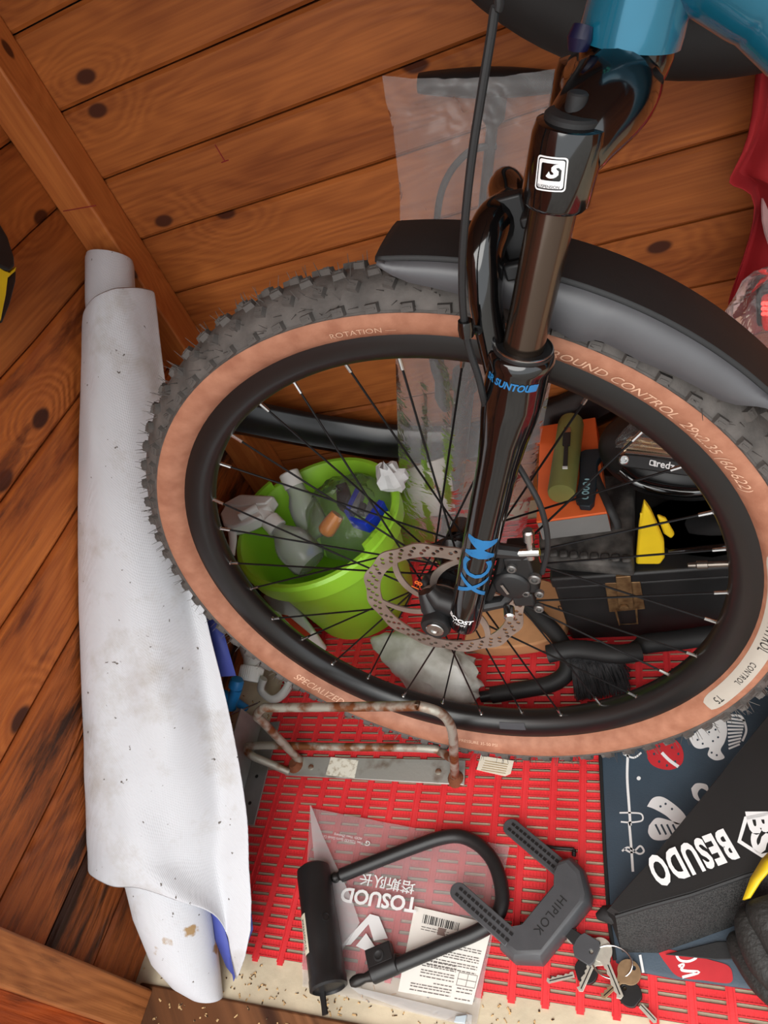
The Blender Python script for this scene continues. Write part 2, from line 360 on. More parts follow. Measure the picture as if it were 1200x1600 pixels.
# ================================================================== RED MAT (slotted duckboard, aligned with the walls)
M['mat_red'] = mat('red_pvc', S(236, 66, 70), 0.5, var=.08, scale=14, col2=S(212, 46, 52), bump=.1, bscale=400, spec=.4)
CW, RW = 0.0394, 0.0131
mx0, my0 = -0.2538 - CW * 11.6, 0.157
def build_mat():
    mb = MB(); ncol = 27; nrow = 58; Z = -.0014
    def bx(x0, x1, y0, y1, z1, z0=-.0036): mb.box(((x0 + x1) / 2, (y0 + y1) / 2, (z0 + z1) / 2), (x1 - x0, y1 - y0, z1 - z0))
    y1 = my0 + nrow * RW; x0g = -0.2538 - CW * 11
    for c in range(ncol + 1):
        x = x0g + c * CW
        bx(x - .0040, x + .0040, my0 - .005, y1, Z)
        for s in (-1, 1): bx(x + s * .0040 - .0009, x + s * .0040 + .0009, my0 - .002, y1, Z + .0014)
    sl = .0022
    for r in range(nrow):
        ya = my0 + r * RW + sl; yb = ya + RW - 2 * sl
        for c in range(-1, ncol):
            xa = x0g + c * CW + .0040; xb = xa + CW - .0080
            if c == -1: xa = x0g - .018
            bx(xa, xb, ya, yb, Z)
            bx(xa, xb, ya, ya + .0013, Z + .0012); bx(xa, xb, yb - .0013, yb, Z + .0012)
            for q in range(1, 7):
                xx = xa + (xb - xa) * q / 7; bx(xx - .0006, xx + .0006, ya, yb, Z + .0008)
    return mb
o = build_mat().build('duckboard_mat', 'mat_red', angle=30); tag(o, 'red slotted PVC duckboard mat covering the floor', 'mat')
# ================================================================== BICYCLE (front wheel, fork, mudguard, start of the frame)
bike = thing('bicycle', 'teal mountain bike with knobbly tan-wall front tyre and black suspension fork', 'bicycle', W(0, 0, 0) * 1.0 - V((0, 0, .375)))
NT = 128
def ring(prof, n=NT, a0=0, a1=360):
    rows = []
    full = abs(a1 - a0) >= 360
    for i in range(n if full else n + 1):
        t = a0 + (a1 - a0) * i / n; rows.append([WP(r, t, c) for r, c in prof])
    return rows, full
def side(q):   # tyre casing outline; q 0..1 from near bead over the crown to the far bead
    a = math.radians(-148 + 296 * q); return (0.3395 + 0.0285 * math.cos(a), 0.0300 * math.sin(a))
TY = [side(i / 26) for i in range(27)]
TY[0] = (.3150, -.0135); TY[-1] = (.3150, .0135)
ntan = 6
rows, _ = ring(TY[ntan:-ntan]); tyre = MB().grid(rows, cu=True).build('tyre', 'rubber', bike, angle=60)
for sgn, sl in ((-1, TY[:ntan + 1]), (1, TY[-ntan - 1:])):
    rows, _ = ring(sl); o = MB().grid(rows, cu=True).build('sidewall', 'tan', tyre, angle=60); o['label'] = 'tan coloured tyre sidewall'
# thin raised line between tan and black
rr, cc = TY[ntan]; rows = [[WP(rr + .0012 * math.cos(b), 360 * i / NT, cc - .0004 + .0012 * math.sin(b)) for b in (0, PI / 2, PI, 1.5 * PI)] for i in range(NT)]
MB().grid(rows, cu=True, cv=True).build('casing_line', 'rubber', tyre)
# tread knobs: every knob its own piece, shared meshes
def knob_mesh(lx, ly, h, taper, name, notch=True):
    mb = MB(); x0, y0 = lx / 2, ly / 2; x1, y1 = x0 * taper, y0 * taper
    mb.hexa([V((-x0, -y0, -.003)), V((x0, -y0, -.003)), V((x0, y0, -.003)), V((-x0, y0, -.003))], [V((-x1, -y1, h)), V((x1, -y1, h)), V((x1, y1, h)), V((-x1, y1, h))])
    if notch: mb.box((0, 0, h + .0002), (lx * .55, .0012, .0012))
    return mb
def knob_frame(t, q, twist=0):
    r, c = side(q); t2 = math.radians(t); tang = (-WF * math.sin(t2) + WU * math.cos(t2)); a = math.radians(-148 + 296 * q)
    nrm = ((WF * math.cos(t2) + WU * math.sin(t2)) * math.cos(a) + WN * math.sin(a)).normalized(); ax = nrm.cross(tang).normalized()
    R = Matrix((tang, ax, nrm)).transposed() @ Matrix.Rotation(twist, 3, 'Z'); return WP(r, t, c), R
kp = {}
def put_knob(kind, t, q, twist, parent):
    p, R = knob_frame(t, q, twist)
    if kind not in kp:
        dims = {'side': (.0125, .0085, .0048, .80), 'mid': (.0105, .0090, .0048, .82), 'centre': (.0120, .0080, .0046, .82)}[kind]
        kp[kind] = knob_mesh(*dims, 'knob').build('knob', 'rubber', parent, angle=20, origin=V((0, 0, 0))); o = kp[kind]; place(o, p, parent)
    else: o = copyobj(kp[kind], 'knob', p, parent)
    o.rotation_euler = R.to_euler()
NK = 74; far = MB()
for i in range(NK):
    t = 360 * i / NK; st = 360 / NK
    put_knob('side', t, .255, .12, tyre); put_knob('mid', t + st * .5, .375, -.3, tyre)
    put_knob('centre', t, .465, .2, tyre); put_knob('centre', t + st * .5, .545, -.2, tyre)
    for q, dt in ((.64, 0), (.745, .5)):
        p, R = knob_frame(t + st * dt, q); far.box(p + R @ V((0, 0, .001)), (.0115, .0085, .0085), R)
stuff(far.build('far_knobs', 'rubber', tyre, angle=20))
# fine moulding hairs on the tyre shoulder
mb = MB()
for i in range(620):
    t = rnd(0, 360); q = rnd(.24, .62); p, R = knob_frame(t, q); d = R @ V((rnd(-.4, .4), rnd(-.4, .4), 1)).normalized()
    mb.tube([p, p + d * .0125], [.0005, .0002], 4)
stuff(mb.build('rubber_hairs', 'rubber', tyre))
# lettering moulded and printed on the near sidewall
def tyre_pt(r, deg, lift=.0007):
    best = None
    for i in range(len(TY) // 2):
        (r0, c0), (r1, c1) = TY[i], TY[i + 1]
        if r0 <= r <= r1: f = (r - r0) / (r1 - r0); return WP(r, deg, c0 + (c1 - c0) * f - lift)
    return WP(r, deg, -.03 - lift)
M['tan_print'] = mat('pale_tyre_lettering', S(236, 190, 160), .5)
M['label_grey'] = mat('pale_grey_label', S(184, 176, 164), .5, var=.04)
def tyre_text(txt, deg, size, rmid, m, outward=True, sx=1.0, shear=0, lift=.0007, bold=0, spacing=1.0):
    bm = text_mesh(txt, size, sx=sx, shear=shear, bold=bold, spacing=spacing)
    s = 1 if outward else -1
    warp(bm, lambda x, y, z: tyre_pt(rmid + s * y, deg + s * math.degrees(x / rmid), lift), 'tyre_lettering', m, tyre)
tyre_text('GROUND CONTROL  29x2.35 (60-622)', 139.5, .0125, .327, 'tan_print', True, 1.05, .25)
tyre_text('ROTATION —', 94.5, .0085, .327, 'tan_print', True, 1.1, .2)
tyre_text('SPECIALIZED', -38.5, .0130, .3275, 'tan_print', False, 1.1, .25)
tyre_text('MAX PRESSURE 35-50 PSI', -80, .0055, .3265, 'tan_print', False, 1.2, 0)
rows = []
for i in range(50):
    d = 173.5 + (219 - 173.5) * i / 49; ed = min(i, 49 - i); sh = .0085 * (1 if ed > 2 else (.6, .85, .95)[ed])
    rows.append([tyre_pt(.3275 + sh * (k / 2 - 1), d, .0006) for k in range(5)])
o = MB().grid(rows).build('tyre_label', 'label_grey', tyre, angle=60)
tyre_text('GROUND', 180, .0135, .3275, 'black_print', True, .95, .15, .0011, .0, 1.25)
tyre_text('CONTROL', 193.2, .0135, .3275, 'black_print', True, .8, .15, .0011, 0, 1.15)
tyre_text('CONTROL', 205.5, .0085, .3275, 'black_print', True, .9, .1, .0011, 0, 1.2)
tyre_text('T5', 215.5, .0115, .3275, 'black_print', True, .9, .1, .0011)
# rim
RP = [(.3165, -.0140), (.3165, -.0165), (.3120, -.0168), (.3000, -.0160), (.2905, -.0115), (.2872, -.0050), (.2868, 0), (.2872, .0050), (.2905, .0115), (.3000, .0160), (.3165, .0165), (.3165, .0140), (.3060, .0120), (.3060, -.0120)]
rows, _ = ring(RP); rim = MB().grid(rows, cu=True, cv=True).build('rim', 'rim', bike, angle=40)
# lower inside sticker on the rim
M['grey_tape'] = mat('dark_grey_tape', S(66, 66, 70), .4)
rows = [[WP(r - .0006, -94.5 + 7 * i / 8, c - .0006) for r, c in ((.3000, -.0160), (.2950, -.0139), (.2905, -.0115))] for i in range(9)]
MB().grid(rows).build('rim_tape', 'grey_tape', rim)
# hub
M['hub_black'] = mat('black_hub', S(20, 20, 21), .25, spec=.6)
hub = MB().lathe(W(0, 0, -.052), WN, [(.010, 0), (.0125, .002), (.0125, .010), (.018, .014), (.0225, .018), (.0225, .026), (.0290, .0285), (.0290, .0325), (.0160, .038), (.0140, .052), (.0150, .068), (.0270, .0800), (.0270, .0840), (.0150, .087), (.011, .092), (.011, .104)], 32).build('hub', 'hub_black', bike, angle=30)
# spokes and nipples
spoke_o = {}
def unit_cyl(prof, seg=8):
    return MB().lathe((0, 0, 0), (0, 0, 1), prof, seg)
for k in range(32):
    ang = 97.7 - 11.25 * k
    near = (k % 2 == 0); c0 = -.0215 if near else .030; fr = .0262
    cross = 68 * (1 if (k // 2) % 2 == 0 else -1)
    a = WP(fr, ang + cross, c0 + (.002 if (k // 2) % 2 else -.002)); b = WP(.287, ang, -.003 if near else .003); d = b - a
    rot = d.to_track_quat('Z', 'Y').to_euler(); Ln = d.length
    if not spoke_o:
        sp = unit_cyl([(.00115, 0), (.00115, 1)]).build('spoke', 'spoke', rim, origin=V((0, 0, 0)))
        ni = unit_cyl([(.0019, 0), (.0019, .0120), (.0028, .0125), (.0028, .0150), (.0015, .016)]).build('nipple', 'steel', rim, origin=V((0, 0, 0)), angle=30)
        spoke_o = {'s': sp, 'n': ni}; place(sp, a, rim); place(ni, b - d.normalized() * .0125, rim)
    else:
        sp = copyobj(spoke_o['s'], 'spoke', a, rim); ni = copyobj(spoke_o['n'], 'nipple', b - d.normalized() * .0125, rim)
    sp.rotation_euler = rot; sp.scale = (1, 1, Ln); ni.rotation_euler = rot
# valve
vd = (WP(.25, 180) - WP(.287, 180)).normalized()
MB().lathe(WP(.288, 180, 0), vd, [(.0030, 0), (.0030, .019), (.0042, .0195), (.0042, .029), (.0026, .030), (.0022, .037), (.0008, .038)], 12).build('valve', mat('dark_valve', S(120, 112, 104), .35, .9), rim, angle=30)
# brake rotor
def rotor():
    R0 = .0895; out = []; n = 180
    for i in range(n):
        t = 2 * PI * i / n; out.append(((R0 + .0016 * math.cos(12 * t)) * math.cos(t), (R0 + .0016 * math.cos(12 * t)) * math.sin(t)))
    sp = [out]
    for a in range(6):        # openings between six swept arms
        t0 = 2 * PI * a / 6; loop = []
        ro, ri, g = .0715, .0270, .085; sw = -.62
        for i in range(13): t = t0 + g * .7 + (PI / 3 - 1.4 * g) * i / 12; loop.append((ro * math.cos(t), ro * math.sin(t)))
        for j in range(1, 8):
            f = j / 8; r = ro + (ri - ro) * f; t = t0 + PI / 3 - g * (.7 + .9 * f) + sw * f; loop.append((r * math.cos(t), r * math.sin(t)))
        for i in range(6): t = t0 + sw + PI / 3 - 1.6 * g - (PI / 3 - 3.2 * g) * i / 5; loop.append((ri * math.cos(t), ri * math.sin(t)))
        for j in range(1, 8):
            f = 1 - j / 8; r = ro + (ri - ro) * f; t = t0 + g * (.7 + .9 * f) + sw * f; loop.append((r * math.cos(t), r * math.sin(t)))
        sp.append(loop)
    sp.append([(.0180 * math.cos(-2 * PI * i / 40), .0180 * math.sin(-2 * PI * i / 40)) for i in range(40)])
    for k in range(36):
        for j, (r, dt) in enumerate(((.0765, 0), (.0808, .055), (.0850, .11))):
            if (k % 6 == 5 and j == 0): continue
            t = 2 * PI * k / 36 + dt; rr = .0024
            sp.append([(r * math.cos(t) + rr * math.cos(2 * PI * i / 8), r * math.sin(t) + rr * math.sin(2 * PI * i / 8)) for i in range(8)])
    return curve_mesh(sp, .0009)
rot_o = warp(rotor(), lambda x, y, z: W(x, y, -.040 + z), 'brake_rotor', 'rotor', bike, angle=30)
mb = MB()
for k in range(6): mb.lathe(WP(.022, 60 * k + 20, -.0408), -WN, [(.0032, 0), (.0032, .0012), (.0016, .0013)], 12)
mb.build('rotor_bolts', 'steel', rot_o)
M['orange_print'] = mat('orange_marking', S(240, 110, 40), .5)
bm = text_mesh('1.8', .013, extrude=.0004); f_ = frame_fn(PW(652, 915, -.0425), PW(660, 905, -.0425) - PW(645, 925, -.0425), PW(645, 908, -.0425) - PW(655, 922, -.0425))
warp(bm, f_, 'rotor_marking', 'orange_print', rot_o)
# ---- fork: axis in wheel plane coordinates (a forward, b up)
FA = V((-.0305, 0)); FD = V((-.3950, .9187)).normalized()
def leg(s, c, side_=0): q = FA + FD * s; p = V((FD.y, -FD.x)); return W(q.x + p.x * side_, q.y + p.y * side_, c)
LC = .066
AX = (leg(1, -LC) - leg(0, -LC)).normalized()
def lower_leg(c):
    return MB().lathe(leg(-.008, c), AX, [(.010, 0), (.0155, .002), (.0168, .010), (.0168, .05), (.0172, .16), (.0178, .235), (.0200, .262), (.0228, .285), (.0236, .300), (.0236, .330), (.0246, .333), (.0246, .338), (.0226, .342), (.0205, .343)], 40)
for c, nm in ((-LC, 'fork_lower'), (LC, 'fork_lower')):
    lo = lower_leg(c).build(nm, 'black_gloss', bike, angle=45)
    if c < 0: fork_l = lo
    MB().lathe(leg(.333, c), AX, [(.0222, 0), (.0222, .0034), (.0185, .0040), (.0170, .0036)], 40).build('wiper_seal', 'black', lo)
    MB().lathe(leg(.3362, c), AX, [(.0214, 0), (.0217, .0010), (.0217, .0016), (.0209, .0020)], 40, caps=False).build('seal_ring', 'steel', lo)
    MB().lathe(leg(.30, c), AX, [(.0150, 0), (.0150, .165)], 40).build('stanchion', 'stanchion', bike)
# dropout lug and axle end
lug = MB()
lug.tube([leg(.012, -.060), W(-.006, .020, -.056), W(.002, .032, -.052)], [.015, .013, .009], 16)
lug.tube([W(-.012, .004, -.062), W(0, 0, -.061), W(.005, .014, -.059), W(.008, .032, -.054)], [.013, .0145, .012, .007], 16)
lug.lathe(W(0, .0, -.052), -WN, [(.0165, 0), (.0165, .024), (.0150, .027)], 28)
lug.build('dropout', 'black', fork_l, angle=50)
MB().lathe(W(0, 0, -.0795), -WN, [(.0098, 0), (.0098, .0012), (.0088, .0018), (.0050, .0018), (.0050, .0004), (.0010, .0003)], 24).build('axle_end', 'steel', fork_l, angle=30)
MB().lathe(W(0, 0, .052), WN, [(.0165, 0), (.0165, .024), (.0150, .027)], 28).build('dropout', 'black_gloss', lo)
# caliper mount bridge at the back of the leg
mb = MB()
mb.tube([leg(.020, -.060, -.010), W(-.075, .015, -.055), W(-.088, .030, -.052)], [.008, .007, .006], 10)
mb.tube([leg(.110, -.060, -.012), W(-.110, .085, -.055), W(-.112, .070, -.052)], [.008, .007, .006], 10)
mb.tube([W(-.060, .020, -.056), W(-.082, .060, -.056), W(-.092, .085, -.056)], [.0042, .0045, .0042], 8)
mb.build('caliper_mount', 'black', fork_l)
# arch: bridge over the tyre in front of the stanchions
def wab(x, y, c): p = PW(x, y, c) - WC; return p.dot(WF), p.dot(WU)
nearp = [(leg(.300, -.060, .012), None)]
ctrl = [(762, 492, -.058), (757, 440, -.054), (757, 392, -.046), (772, 352, -.030), (797, 334, 0)]
pts = [leg(.290, -.062, .008)] + [PW(x, y, c) for x, y, c in ctrl]
for x, y, c in ctrl[-2::-1]: a_, b_ = wab(x, y, c); pts.append(W(a_, b_, -c))
pts.append(leg(.290, .062, .008))
ap = smooth_path(pts, 6); nA = len(ap); ar = [.0120 + .0065 * math.sin(PI * i / (nA - 1)) for i in range(nA)]
MB().tube(ap, ar, 18, sq=.8, up=AX).build('fork_arch', 'black_gloss', bike, angle=60)
# crown
CROWN = MB()
for c in (-LC, LC): CROWN.lathe(leg(.440, c), AX, [(.0195, 0), (.0215, .003), (.0218, .040), (.0205, .046), (.0150, .048)], 36)
cp_ = smooth_path([leg(.470, -LC, -.002), leg(.480, -.052, -.008), leg(.490, -.028, -.018), leg(.492, 0, -.021), leg(.490, .028, -.018), leg(.480, .052, -.008), leg(.470, LC, -.002)], 6)
nC = len(cp_); CROWN.tube(cp_, [.0205 + .0075 * math.sin(PI * i / (nC - 1)) for i in range(nC)], 20, sq=1.0, up=AX)
STD = AX; ST0 = leg(.490, 0, -.022)
CROWN.lathe(ST0, STD, [(.024, 0), (.027, .010), (.0285, .020), (.0275, .026)], 36)
crown = CROWN.build('fork_crown', 'black_gloss', bike, angle=50)
MB().lathe(leg(.486, -LC), AX, [(.0165, 0), (.0165, .004), (.0150, .0055), (.0060, .0060), (.0060, .0150), (.0050, .0160)], 28).build('lockout_knob', 'black_matt', crown, angle=30)
# badge and lettering on the near leg
def on_leg(s, deg, r, c=-LC):
    e1 = -WN; e2 = (WF * -FD.y + WU * FD.x) * -1.0     # e2 points to the front of the bike
    t = math.radians(deg); return leg(s, c) + (e1 * math.cos(t) + e2 * math.sin(t)) * r
def leg_text(txt, size, s, deg, r, m, rot=0, nm='lettering', bm=None, parent=None, **kw):
    bm = bm or text_mesh(txt, size, **kw); cr, sr = math.cos(rot), math.sin(rot)
    def fn(x, y, z):
        x, y = x * cr - y * sr, x * sr + y * cr
        return on_leg(s + y, deg - math.degrees(x / r), r + z)
    return warp(bm, fn, nm, m, parent or fork_l, cuts=2)
leg_text('XCM', .043, .104, -10, .01755, 'blue_print', rot=PI / 2, sx=.90, bold=.0005)
leg_text('SR SUNTOUR', .0082, .316, 10, .02385, 'blue_print', rot=.0, sx=.85, bold=.0003, shear=.2)
leg_text('', 0, .316, -34, .02385, 'blue_print', bm=curve_mesh([[(-.004, -.003), (.0035, -.003), (.0045, .003), (-.003, .003)]]))
leg_text('BOOST', .0085, .0165, 18, .0171, 'white_print', shear=.2, sx=1.05, bold=.0003)
leg_text('110MM', .0048, .0102, 18, .0171, 'white_print', shear=.2, sx=1.05)
def rrect(w, h, r, n=4):
    out = []
    for cx, cy, a0 in ((w / 2 - r, h / 2 - r, 0), (-w / 2 + r, h / 2 - r, 90), (-w / 2 + r, -h / 2 + r, 180), (w / 2 - r, -h / 2 + r, 270)):
        for i in range(n + 1): a = math.radians(a0 + 90 * i / n); out.append((cx + r * math.cos(a), cy + r * math.sin(a)))
    return out
leg_text('', 0, .4640, 14, .0221, 'white_print', rot=.12, nm='badge', bm=curve_mesh([rrect(.0190, .0190, .002), rrect(.0172, .0172, .0015)]), parent=crown)
leg_text('', 0, .4640, 14, .0221, 'white_print', rot=.12, nm='badge', bm=curve_mesh([rrect(.0158, .0158, .0015), [(x, y + .0012) for x, y in rrect(.0125, .0095, .001)]]), parent=crown)
leg_text('S', .0100, .4655, 14, .0222, 'white_print', rot=.12, nm='badge', sx=1.3, bold=.0006, shear=.5, parent=crown)
leg_text('SUSPENSION', .0024, .4570, 14, .0223, 'black_print', rot=.12, nm='badge', parent=crown)
# ---- front mudguard: flat top, angled skirts
def guard(a0, a1, n, rt, wt, ws, rs_fn, part):
    rows = []
    for i in range(n + 1):
        t = a0 + (a1 - a0) * i / n; lo_ = rs_fn(t)
        ends = .010 * max(0, 1 - (t - a0) / 2.2) ** 2
        if part == 'top': pr = [(rt - .0025, -wt - .0004), (rt, -wt + .002), (rt + .0012, -wt * .5), (rt + .0016, 0), (rt + .0012, wt * .5), (rt, wt - .002), (rt - .0025, wt + .0004)]
        elif part == 'near': pr = [(lo_, -ws), (lo_ * .5 + rt * .5, -wt * .45 - ws * .55), (rt - .0025, -wt - .0004)]
        else: pr = [(lo_, ws), (lo_ * .5 + rt * .5, wt * .45 + ws * .55), (rt - .0025, wt + .0004)]
        rows.append([WP(r - ends * 0, t, c) for r, c in pr])
    return rows
def lowedge(t):
    pts = [(98, .3890), (99.5, .3885), (101, .3800), (103.2, .3735), (109, .3665), (118, .358), (123.3, .3510), (124.6, .3520), (126, .3585), (131.8, .3570), (142.6, .3650), (144.3, .3700), (146.5, .3820), (150, .3850)]
    for (x0, y0), (x1, y1) in zip(pts, pts[1:]):
        if x0 <= t <= x1: return y0 + (y1 - y0) * (t - x0) / (x1 - x0)
    return pts[-1][1]
M['skirt'] = mat('skirt_plastic_painted_sheen', S(84, 84, 87), .42, var=.06, spec=.6)  # grey base paints the doorway sheen into the black skirts
mg = MB().grid(guard(99.3, 152, 60, .3905, .034, .0395, lowedge, 'top')).build('mudguard', 'black_matt', bike, angle=30, solid=.0024, soff=0)
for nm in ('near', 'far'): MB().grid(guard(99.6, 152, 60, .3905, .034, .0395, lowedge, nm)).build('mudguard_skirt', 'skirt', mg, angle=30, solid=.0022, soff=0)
# rear tail piece of the guard, beyond the frame
# mounting clip between arch and guard
mb = MB(); p = leg(.405, -.030, .020)
R_ = Matrix((WF, WN, WU)).transposed()
mb.box(leg(.405, -.026, .024), (.020, .012, .045), R_); mb.box(leg(.385, -.045, .010), (.030, .008, .012), R_); mb.box(leg(.420, -.030, .006), (.030, .030, .008), R_)
mb.build('mudguard_bracket', 'black', mg, bevel=.002)
# ---- caliper
cal = MB()
Rc = Matrix((WF, WN, WU)).transposed()
cal.lathe(W(-.092, .046, -.030), -WN, [(.016, 0), (.020, .004), (.020, .028), (.0175, .034), (.010, .036)], 28)
cal.box(W(-.104, .058, -.046), (.026, .030, .050), Rc); cal.box(W(-.098, .022, -.046), (.022, .030, .018), Rc)
cal_o = cal.build('brake_caliper', 'black', bike, bevel=.002, angle=40)
mb = MB()
for a, b, r in ((-.117, .056, .0062), (-.104, .036, .0042), (-.117, .034, .0046), (-.112, .012, .0050), (-.098, .072, .0050)):
    mb.lathe(W(a, b, -.060), -WN, [(r, 0), (r, .004), (r * .8, .0052), (r * .5, .0052), (r * .45, .003), (.0004, .003)], 16)
stuff(mb.build('caliper_bolts', mat('dull_bolt_steel', S(130, 128, 126), .4, .8), cal_o, angle=30))
mb = MB(); mb.lathe(W(-.081, .012, -.062), WF * -.2 - WN, [(.0058, 0), (.0058, .012), (.004, .014)], 16); mb.box(W(-.086, .047, -.0672), (.0028, .001, .014), Rc @ Matrix.Rotation(.25, 3, 'Y'))
mb.lathe(W(-.1175, .080, -.056), WU + WF * -.15, [(.0052, 0), (.0052, .006), (.0036, .008), (.0036, .022), (.0055, .023), (.0055, .034), (.004, .036)], 14)
mb.lathe(W(-.108, .088, -.058), WF * -1, [(.0042, 0), (.0042, .020)], 10)
stuff(mb.build('caliper_fittings', 'steel', cal_o, angle=30))
# ---- brake hose
hp = [leg(.78, -.03, .06), leg(.72, -.07, .10), PW(776, -60, -.085), PW(772, 20, -.085), PW(755, 130, -.088), PW(738, 240, -.090), PW(727, 340, -.090), PW(722, 420, -.088), PW(724, 490, -.086), PW(732, 540, -.084), PW(748, 590, -.082), PW(757, 628, -.078), PW(770, 665, -.045), PW(795, 705, -.040), PW(822, 748, -.048), PW(846, 795, -.055), PW(856, 850, -.056), PW(847, 895, -.056)]
hp = smooth_path(hp, 6); MB().tube(hp, .0027, 10).build('brake_hose', 'black_matt', bike)
mb = MB(); mb.lathe(PW(728, 513, -.086), WF * -.2 + WU, [(.0052, -.006), (.0058, 0), (.0052, .006)], 16); mb.tube([PW(728, 513, -.086), PW(748, 516, -.070)], .0035, 10); mb.build('hose_clip', 'black_gloss', bike)
# ---- frame: head tube and down tube (teal)
h0 = leg(.514, 0, -.022)
fr = MB(); fr.lathe(h0, STD, [(.0280, 0), (.0310, .001), (.0310, .008), (.0300, .022), (.0290, .05), (.0290, .11), (.0335, .125), (.0335, .135)], 40)
REAR = leg(0, 0, -1) - leg(0, 0, 0); DT = (REAR * .87 - STD * .49).normalized(); dts = leg(.596, 0, -.022)
dp = [dts, dts + DT * .04, dts + DT * .08, dts + DT * .12, dts + DT * .30, dts + DT * .55]
fr.tube(smooth_path(dp, 6), [.045 - .012 * min(1, i / 14) for i in range(31)], 28, sq=1.15, up=STD)
TT = (WF * -.96 + WU * .1).normalized(); tts = h0 + STD * .11; fr.tube([tts, tts + TT * .2, tts + TT * .5], .022, 24)
frame = fr.build('frame', 'teal', bike, angle=60)
# cable sleeve poking out beside the head tube
mb = MB(); mb.tube([PW(912, 40, -.020), PW(906, 60, -.022), PW(903, 78, -.022)], [.006, .0075, .006], 12); mb.build('cable_boot', mat('dark_blue_rubber', S(16, 18, 52), .4), bike)
mb = MB()
for dx, dy in ((0, 0), (.004, .006), (-.002, .010), (.003, .014), (-.003, .003)): 
    q = h0 + STD * (.035 + dy) - WN * (.0296) + WF * (.014 + dx); mb.lathe(q, -WN + WF * .5, [(.0022, 0), (.0022, .0006)], 6)
mb.build('frame_marking', mat('mint_print', S(60, 200, 180), .4), frame)
# ================================================================== WHITE TARPAULIN ROLL leaning in the left corner
def tarp_mat(name, dirt):
    m, N, L, b = newmat(name); tc = N.new('ShaderNodeTexCoord'); A = lambda op, a, bb=None, c=None: math_node(N, L, op, a, bb, c)
    n1 = N.new('ShaderNodeTexNoise'); n1.inputs['Scale'].default_value = 9; n1.inputs['Detail'].default_value = 8; n1.inputs['Roughness'].default_value = .7; L.new(tc.outputs['Object'], n1.inputs['Vector'])
    rp = N.new('ShaderNodeValToRGB'); L.new(n1.outputs[0], rp.inputs[0]); e = rp.color_ramp.elements; e[0].position = .30; e[0].color = S(176, 171, 167); e[1].position = .50; e[1].color = S(200, 201, 206)
    out = rp.outputs[0]
    for sc_, lo, hi, col, on in ((16, .635, .665, S(158, 128, 88), dirt), (95, .70, .72, S(92, 84, 78), True)):
        if not on: continue
        n2 = N.new('ShaderNodeTexNoise'); n2.inputs['Scale'].default_value = sc_; n2.inputs['Detail'].default_value = 6; L.new(tc.outputs['Object'], n2.inputs['Vector'])
        mr = N.new('ShaderNodeMapRange'); L.new(n2.outputs[0], mr.inputs[0]); mr.inputs[1].default_value = lo; mr.inputs[2].default_value = hi
        mx = N.new('ShaderNodeMix'); mx.data_type = 'RGBA'; L.new(mr.outputs[0], mx.inputs[0]); L.new(out, mx.inputs[6]); mx.inputs[7].default_value = col; out = mx.outputs[2]
    L.new(out, b.inputs['Base Color']); b.inputs['Roughness'].default_value = .5; b.inputs['Specular IOR Level'].default_value = .4
    sp = N.new('ShaderNodeSeparateXYZ'); L.new(tc.outputs['Object'], sp.inputs[0])
    wv = A('ADD', A('SINE', A('MULTIPLY', A('ADD', sp.outputs[0], sp.outputs[2]), 2600)), A('SINE', A('MULTIPLY', A('SUBTRACT', sp.outputs[1], sp.outputs[2]), 2600)))
    n3 = N.new('ShaderNodeTexNoise'); n3.inputs['Scale'].default_value = 26; n3.inputs['Detail'].default_value = 3; L.new(tc.outputs['Object'], n3.inputs['Vector'])
    bp = N.new('ShaderNodeBump'); bp.inputs['Strength'].default_value = .35; bp.inputs['Distance'].default_value = .004; L.new(A('ADD', A('MULTIPLY', wv, .05), n3.outputs[0]), bp.inputs['Height']); L.new(bp.outputs[0], b.inputs['Normal'])
    return m
M['tarp'] = tarp_mat('white_woven_pvc', False)
M['tarp_dirty'] = tarp_mat('dirty_white_pvc', True)
M['tarp_blue'] = mat('blue_tarp_underside', S(70, 82, 165), .6, var=.1, scale=20, bump=.1, bscale=800)
TA = PX(166, 400, -.742); TB = P(290, 1550, .035)
tdir = (TB - TA).normalized(); tn = tdir.cross(RIGHT).normalized()
if tn.dot(CAM - TA) < 0: tn = -tn
def TP(x, y, off=0):
    p = PL(x, y, TA, tn) + tn * off; p.x = max(p.x, XL + .004); p.z = max(p.z, .001); return p
tarp = thing('tarpaulin_roll', 'rolled white tarpaulin with blue underside leaning in the left corner', 'tarpaulin', P(300, 1540, -.004))
rws = [(397, 131, 202), (405, 129, 204), (470, 129, 207), (700, 130, 225), (1000, 140, 260), (1250, 165, 300), (1375, 188, 322), (1440, 204, 331), (1510, 232, 339), (1545, 262, 343), (1563, 290, 345)]
rows = []
for (y, a, b) in rws:
    dy = (b - a) * .05; io = -.012 if (y < 520 or y > 1370) else -.036; L0 = TP(a, y - dy, io); R0 = TP(b, y + dy, io); c = (L0 + R0) / 2; h = (R0 - L0) / 2
    r = [c + h * math.cos(2 * PI * k / 28) + tn * (h.length * .78 * math.sin(2 * PI * k / 28)) for k in range(28)]
    for p in r: p.x = max(p.x, XL + .003); p.z = max(p.z, -.004)
    rows.append(r)
mb = MB().grid(rows, cv=True); mb.add(rows[-1], [tuple(range(28))])
